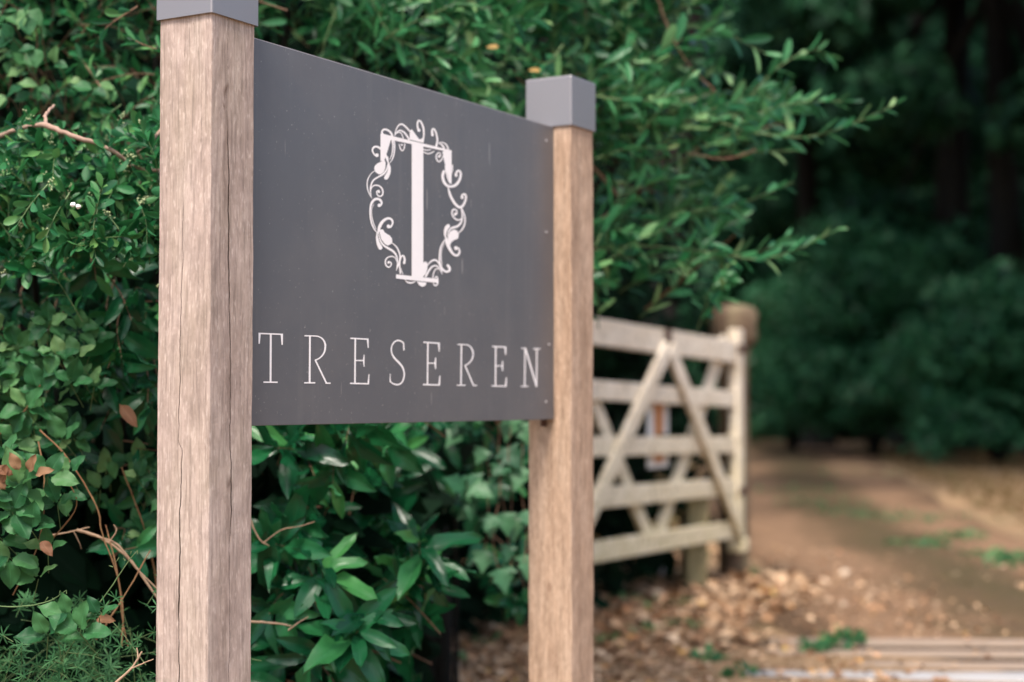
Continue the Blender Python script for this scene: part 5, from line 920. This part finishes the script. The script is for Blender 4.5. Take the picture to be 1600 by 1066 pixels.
# ================================================================== the wood beyond
def clump_leaves(centres, radii, per, size, kind='quad', flat=.75, rough=.45):
    lv = Leaves(kind)
    for c, r in zip(centres, radii):
        n = int(per * (r / 1.) ** 2)
        d = nrm(rng.normal(0, 1, (n, 3))); rr = r * rng.uniform(.1, 1.15, (n, 1)) ** .6; P = np.asarray(c) + d * rr * np.array([1, 1, flat])
        N_ = nrm(d * (.45 / rough) + UP * .6 + rng.normal(0, rough, (n, 3))); A_ = nrm(np.cross(N_, rng.normal(0, 1, (n, 3))) - UP * .4)
        lv.addm(P, A_, N_, rng.uniform(.7, 1.25, n) * size, rng.uniform(.8, 1.2, n))
    return lv
def bush(label, x, y, wx, wy, h, n, size, mat):
    root = plant('rhododendron', label, (x, y, 0), 'bush')
    C_ = []; R_ = []
    for _ in range(n):
        a = U(0, 6.28); q = math.sqrt(U(0, 1)); zz = U(.12, 1) ** .8; k = math.sqrt(max(0, 1 - (zz * .92) ** 2.2))
        s_ = U(.72, 1.22); C_.append((x + wx * q * k * s_ * math.cos(a), y + wy * q * k * s_ * math.sin(a), h * zz * .9 * U(.85, 1.08))); R_.append(U(.14, .62) * (h / 3.6) ** .5)
    lv = clump_leaves(C_, R_, 420, size, 'quad', .6, .85)
    finish_leaves(root, lv, mat, 0)
    for k in range(5):
        a = k * 1.25; single_tube('stem', root, [(x, y, -.05), (x + .3 * wx * math.cos(a), y + .3 * wy * math.sin(a), h * .35), (x + .6 * wx * math.cos(a), y + .6 * wy * math.sin(a), h * .7)], (.06, .02), M['bark'])
def bush_at(label, px, d, wx, wy, h, n, size=.15): x = (px - 800) / FPX * d; bush(label, x, d, wx, wy, h, n, size, M['rhodo'])
bush_at('broad rounded rhododendron bush just right of the gatepost beyond the track', 1365, 31, 1.9, 1.7, 4.7, 260)
bush_at('lower rhododendron bush at the right edge before the big trunks', 1560, 27, 1.9, 1.8, 3.2, 220)
bush_at('dim rhododendron standing out of frame on the right beyond the verge', 1750, 27, 2.2, 1.8, 3.0, 150)
bush_at('pale-topped bush behind the head of the gatepost', 1238, 33, 1.3, 1.3, 3.5, 170)

def tree(label, x, y, r, h, lean, crown, size=.32, per=150, group='trees in the dark wood'):
    root = plant('tree', label, (x, y, 0), 'tree', group)
    pts = crom([(x, y, -.2), (x + lean * .15, y, h * .2), (x + lean * .5, y + .1, h * .5), (x + lean, y, h * .8)], 8)
    rad = r * np.linspace(1, .45, len(pts)) * (1 + .5 * np.exp(-np.linspace(0, 14, len(pts))))
    V, F = tube_arrays(pts, rad, 14); V += rng.normal(0, r * .02, V.shape)
    obj('trunk', mesh_np('trunk', V - np.array([x, y, 0]), F), M['bark'], root)
    C_ = []; R_ = []; tb = Tubes()
    for (cx, cy, cz, rr, k) in crown:
        cc = np.array([x + lean * .7 + cx, y + cy, cz]); st = pts[-1 if cz > h * .75 else -5]
        tb.add(crom([st, (st + cc) / 2 + np.array([0, 0, .3]), cc], 5), np.linspace(r * .35, .03, 11)[:len(crom([st, (st + cc) / 2, cc], 5))], 6)
        for _ in range(k):
            d = nrm(rng.normal(0, 1, 3)); C_.append(cc + d * rr * U(.3, 1.) * np.array([1, 1, .6])); R_.append(U(.5, .95))
    stems(root, tb, M['bark'], 'limbs')
    lv = clump_leaves(C_, R_, per, size); finish_leaves(root, lv, M['wood_leaf'], 0, foliage='crown')
def tx(px, d): return (px - 800) / FPX * d
tree('thick dark trunk with a reddish streak above the bushes', tx(1482, 34), 34, .48, 15, .4, [(0, 0, 11, 3.2, 26), (-3.5, -2, 9.5, 2.8, 20), (3, -3, 10, 3, 22), (0, -6, 10.5, 3, 22), (-1, 3, 8, 2.5, 14), (-2.2, -3, 6.9, 1.2, 9), (1.5, -2, 7.6, 1.3, 8), (-.6, -1.5, 3.9, .7, 4)])
tree('dark trunk at the right edge of the picture', tx(1582, 31), 31, .42, 14, -.3, [(0, 0, 11, 3, 24), (3, -3, 9, 3, 20), (-2, -5, 9.6, 2.6, 18), (4, 2, 8, 2.6, 16), (.6, -2, 6.4, 1.3, 10), (-1.6, 2, 4.6, .9, 6), (1.4, -1, 4.2, .8, 5)])
tree('slim dim trunk left of the thick trunk', tx(1408, 39), 39, .26, 14, .5, [(0, 0, 10, 3, 24), (-3, -2, 8.5, 2.6, 18), (2, 0, 7.5, 2.2, 14)])
tree('dim trunk hidden behind the shrub tips above the gatepost', tx(1275, 37), 37, .34, 14, -.4, [(0, 0, 10, 3, 24), (-2.5, -2, 7.4, 2.4, 18), (2.4, -1, 7, 2.2, 18), (0, -5, 10, 3, 22)])
tree('tree rising behind the hedge to the left of the gate', -1.0, 16, .3, 12, .3, [(0, 0, 8, 3, 26), (-3, 0, 7, 2.6, 20), (3, 1, 7.5, 2.6, 22), (.5, -3, 8, 2.4, 16)])
tree('tree overhanging the track from the left beyond the hedge', 2.0, 24, .32, 13, 1.2, [(0, 0, 9.5, 3, 26), (3, -3, 9, 2.8, 22), (3, 2, 9.5, 2.8, 20), (-3, 0, 7, 2.8, 20)])
tree('tall tree right of the track spreading over the verge', 9.5, 22, .36, 13, -.6, [(0, 0, 9, 3, 26), (-3.2, -1, 9, 2.8, 22), (-1, -4, 9, 2.8, 22), (3, 0, 8, 2.8, 20)])
def woodland():
    """the far wall of leaves: one mass nobody could count"""
    C_ = []; R_ = []
    for _ in range(1100):
        x, y = U(-16, 34), U(42, 56); z = U(0, 1) ** .85 * 15; C_.append((x, y, z)); R_.append(U(.8, 1.6))
    for _ in range(270):
        x, y = U(4, 20), U(41, 50); C_.append((x, y, U(0, 1) * 9)); R_.append(U(.7, 1.3))
    for _ in range(130):
        x, y = U(-14, -2.5), U(10.5, 20); C_.append((x, y, U(0, 1) * 6)); R_.append(U(.7, 1.3))
    for _ in range(110):
        x, y = U(13, 22), U(14, 40); C_.append((x, y, U(0, 1) * 9)); R_.append(U(.8, 1.4))
    for _ in range(60):
        x, y = U(-1.8, .5), U(11, 16); C_.append((x, y, U(0, 1) * 4.5)); R_.append(U(.4, .7))
    lv = clump_leaves(C_, R_, 115, .38); P, A_, N_, L_, W_ = lv.arr()
    o = obj('woodland', bake('woodland', 'quad', P, A_, N_, L_, W_, rng.integers(0, 2, len(P))), M['wood_leaf'])
    tag(o, 'dark leafy wood closing the view behind the track', 'wood', kind='stuff')
woodland()

# ================================================================== litter, pebbles, weeds
def litter():
    lv = Leaves('broad'); n = 20000
    def spot():
        while True:
            x, y = U(-1.2, 3.4), U(5.4, 11.5)
            edge = 1.35 + .3 * math.sin(y * 2.3) 
            if x > edge and U(0, 1) < .93: continue
            if x > .75 and y < 7.3 and U(0, 1) < .75: continue
            if y > 9.2 and U(0, 1) < .5: continue
            return x, y
    P = np.array([(*spot(), U(.0, .028)) for _ in range(n)]); a = rng.uniform(0, 6.28, n)
    lv.addm(P, np.stack([np.cos(a), np.sin(a), rng.normal(0, .25, n)], -1), rng.normal(0, .4, (n, 3)) + UP, rng.uniform(.018, .052, n), rng.uniform(.8, 1.3, n))
    k = 900; t = rng.uniform(-.2, 2.7, k); o_ = rng.normal(-.1, .35, k); a = rng.uniform(0, 6.28, k)      # bigger leaves drifted along the gate foot
    Q = np.stack([GH[0] + GD[0] * t + .903 * o_, GH[1] + GD[1] * t - .43 * o_, rng.uniform(.01, .05, k)], -1)
    lv.addm(Q, np.stack([np.cos(a), np.sin(a), rng.normal(.1, .3, k)], -1), rng.normal(0, .5, (k, 3)) + UP, rng.uniform(.05, .10, k), rng.uniform(.8, 1.2, k)); n += k
    P, A_, N_, L_, W_ = lv.arr()
    o = obj('fallen_leaves', bake('litter', 'broad', P, A_, N_, L_, W_, rng.integers(0, 2, n)), M['litter']); tag(o, 'dry tan and rust fallen leaves on the ground below the gate', 'leaves', kind='stuff')
    bm = bmesh.new(); bmesh.ops.create_icosphere(bm, subdivisions=1, radius=1); V0 = np.array([v.co[:] for v in bm.verts]); F0 = np.array([[v.index for v in f.verts] for f in bm.faces]); bm.free()
    m = 1700; P = []
    for _ in range(m):
        x, y = spot(); 
        if U(0, 1) < .12: x, y = U(1.2, 4), U(7.5, 10)
        P.append((x, y, U(-.01, .02)))
    P = np.array(P); r = rng.gamma(2., .0036, m) + .004; V = P[:, None] + V0[None] * r[:, None, None] * rng.uniform(.6, 1.2, (m, 1, 3)) * (1 + rng.normal(0, .12, (m, len(V0), 1)))
    o = obj('pebbles', mesh_np('pebbles', V.reshape(-1, 3), (F0[None] + (np.arange(m) * len(V0))[:, None, None]).reshape(-1, 3)), M['pebble']); tag(o, 'pale gravel pebbles scattered among the fallen leaves', 'gravel', kind='stuff')
litter()
def weeds():
    lv = Leaves('broad'); g = Leaves('goose')
    def tuft(x, y, r, n, s):
        for _ in range(n):
            a = U(0, 6.28); q = r * math.sqrt(U(0, 1)); p = (x + q * math.cos(a), y + q * math.sin(a), U(.0, .04)); lv.add(p, nrm((U(-1, 1), U(-1, 1), U(.2, 1.))), (U(-.5, .5), U(-.5, .2), 1), U(.6, 1.2) * s, U(.8, 1.2))
    def on(px, py): d = H / ((py - 625) / FPX); return (px - 800) / FPX * d, d
    for px, py, r, n, s in ((985, 945, .28, 60, .05), (950, 950, .2, 35, .05), (1080, 985, .07, 14, .05), (1050, 985, .06, 12, .05), (1105, 1035, .07, 22, .06), (1000, 995, .06, 14, .05), (1300, 1015, .12, 30, .05), (1270, 1020, .08, 26, .05), (1325, 1005, .10, 34, .06),
                            (1150, 1060, .06, 18, .05), (940, 1010, .05, 10, .05), (700, 1040, .08, 16, .05), (760, 1010, .06, 10, .05), (1170, 900, .06, 12, .05),
                            (1285, 790, .5, 40, .06), (1340, 805, .5, 45, .06), (1400, 815, .4, 45, .06), (1425, 855, .2, 40, .06), (1450, 857, .14, 50, .06), (1490, 843, .22, 60, .06), (1545, 872, .2, 40, .06), (1570, 885, .15, 30, .06), (1250, 770, .6, 30, .07), (1597, 875, .2, 40, .06), (1470, 810, .3, 25, .06), (1340, 745, .7, 25, .07)):
        x, y = on(px, py); tuft(x, y, r, n, s)
    P, A_, N_, L_, W_ = lv.arr(); o = obj('weeds', bake('weeds', 'broad', P, A_, N_, L_, W_, rng.integers(0, 2, len(P))), M['broad']); tag(o, 'low green weeds dotted over the litter and along the track', 'weeds', kind='stuff')
    # dry verge grass right of the track
    n = 14000; y = rng.uniform(9, 36, n); cx = np.interp(y, [7.6, 10, 15, 22, 32, 44], [2.55, 2.65, 3.0, 3.9, 5.3, 6.2]); hw = np.interp(y, [7, 44], [1.35, 1.9])
    x = cx + hw + rng.uniform(-.1, 7, n) ** 1.0; m = rng.uniform(0, 1, n) < .12; x[m] = cx[m] - hw[m] - rng.uniform(0, .5, m.sum())
    x[(y < 11) & m] = 6
    a = rng.uniform(0, 6.28, n); g.addm(np.stack([x, y, np.full(n, -.02)], -1), np.stack([np.cos(a) * .8, np.sin(a) * .8, rng.uniform(.3, 1.2, n)], -1), np.stack([np.sin(a), -np.cos(a), np.full(n, .4)], -1), rng.uniform(.06, .16, n), rng.uniform(.8, 1.6, n))
    P, A_, N_, L_, W_ = g.arr(); o = obj('grass', bake('grass', 'goose', P, A_, N_, L_, W_, np.zeros(len(P), int)), M['drygrass']); tag(o, 'dry yellow-brown grass verge right of the track', 'grass', kind='stuff')
M['drygrass'] = leaf_mat('dry_grass', (.13, .080, .036), (.18, .115, .052), (.15, .115, .050), .8, .3, .0, (.14, .17, .07), .2)
weeds()
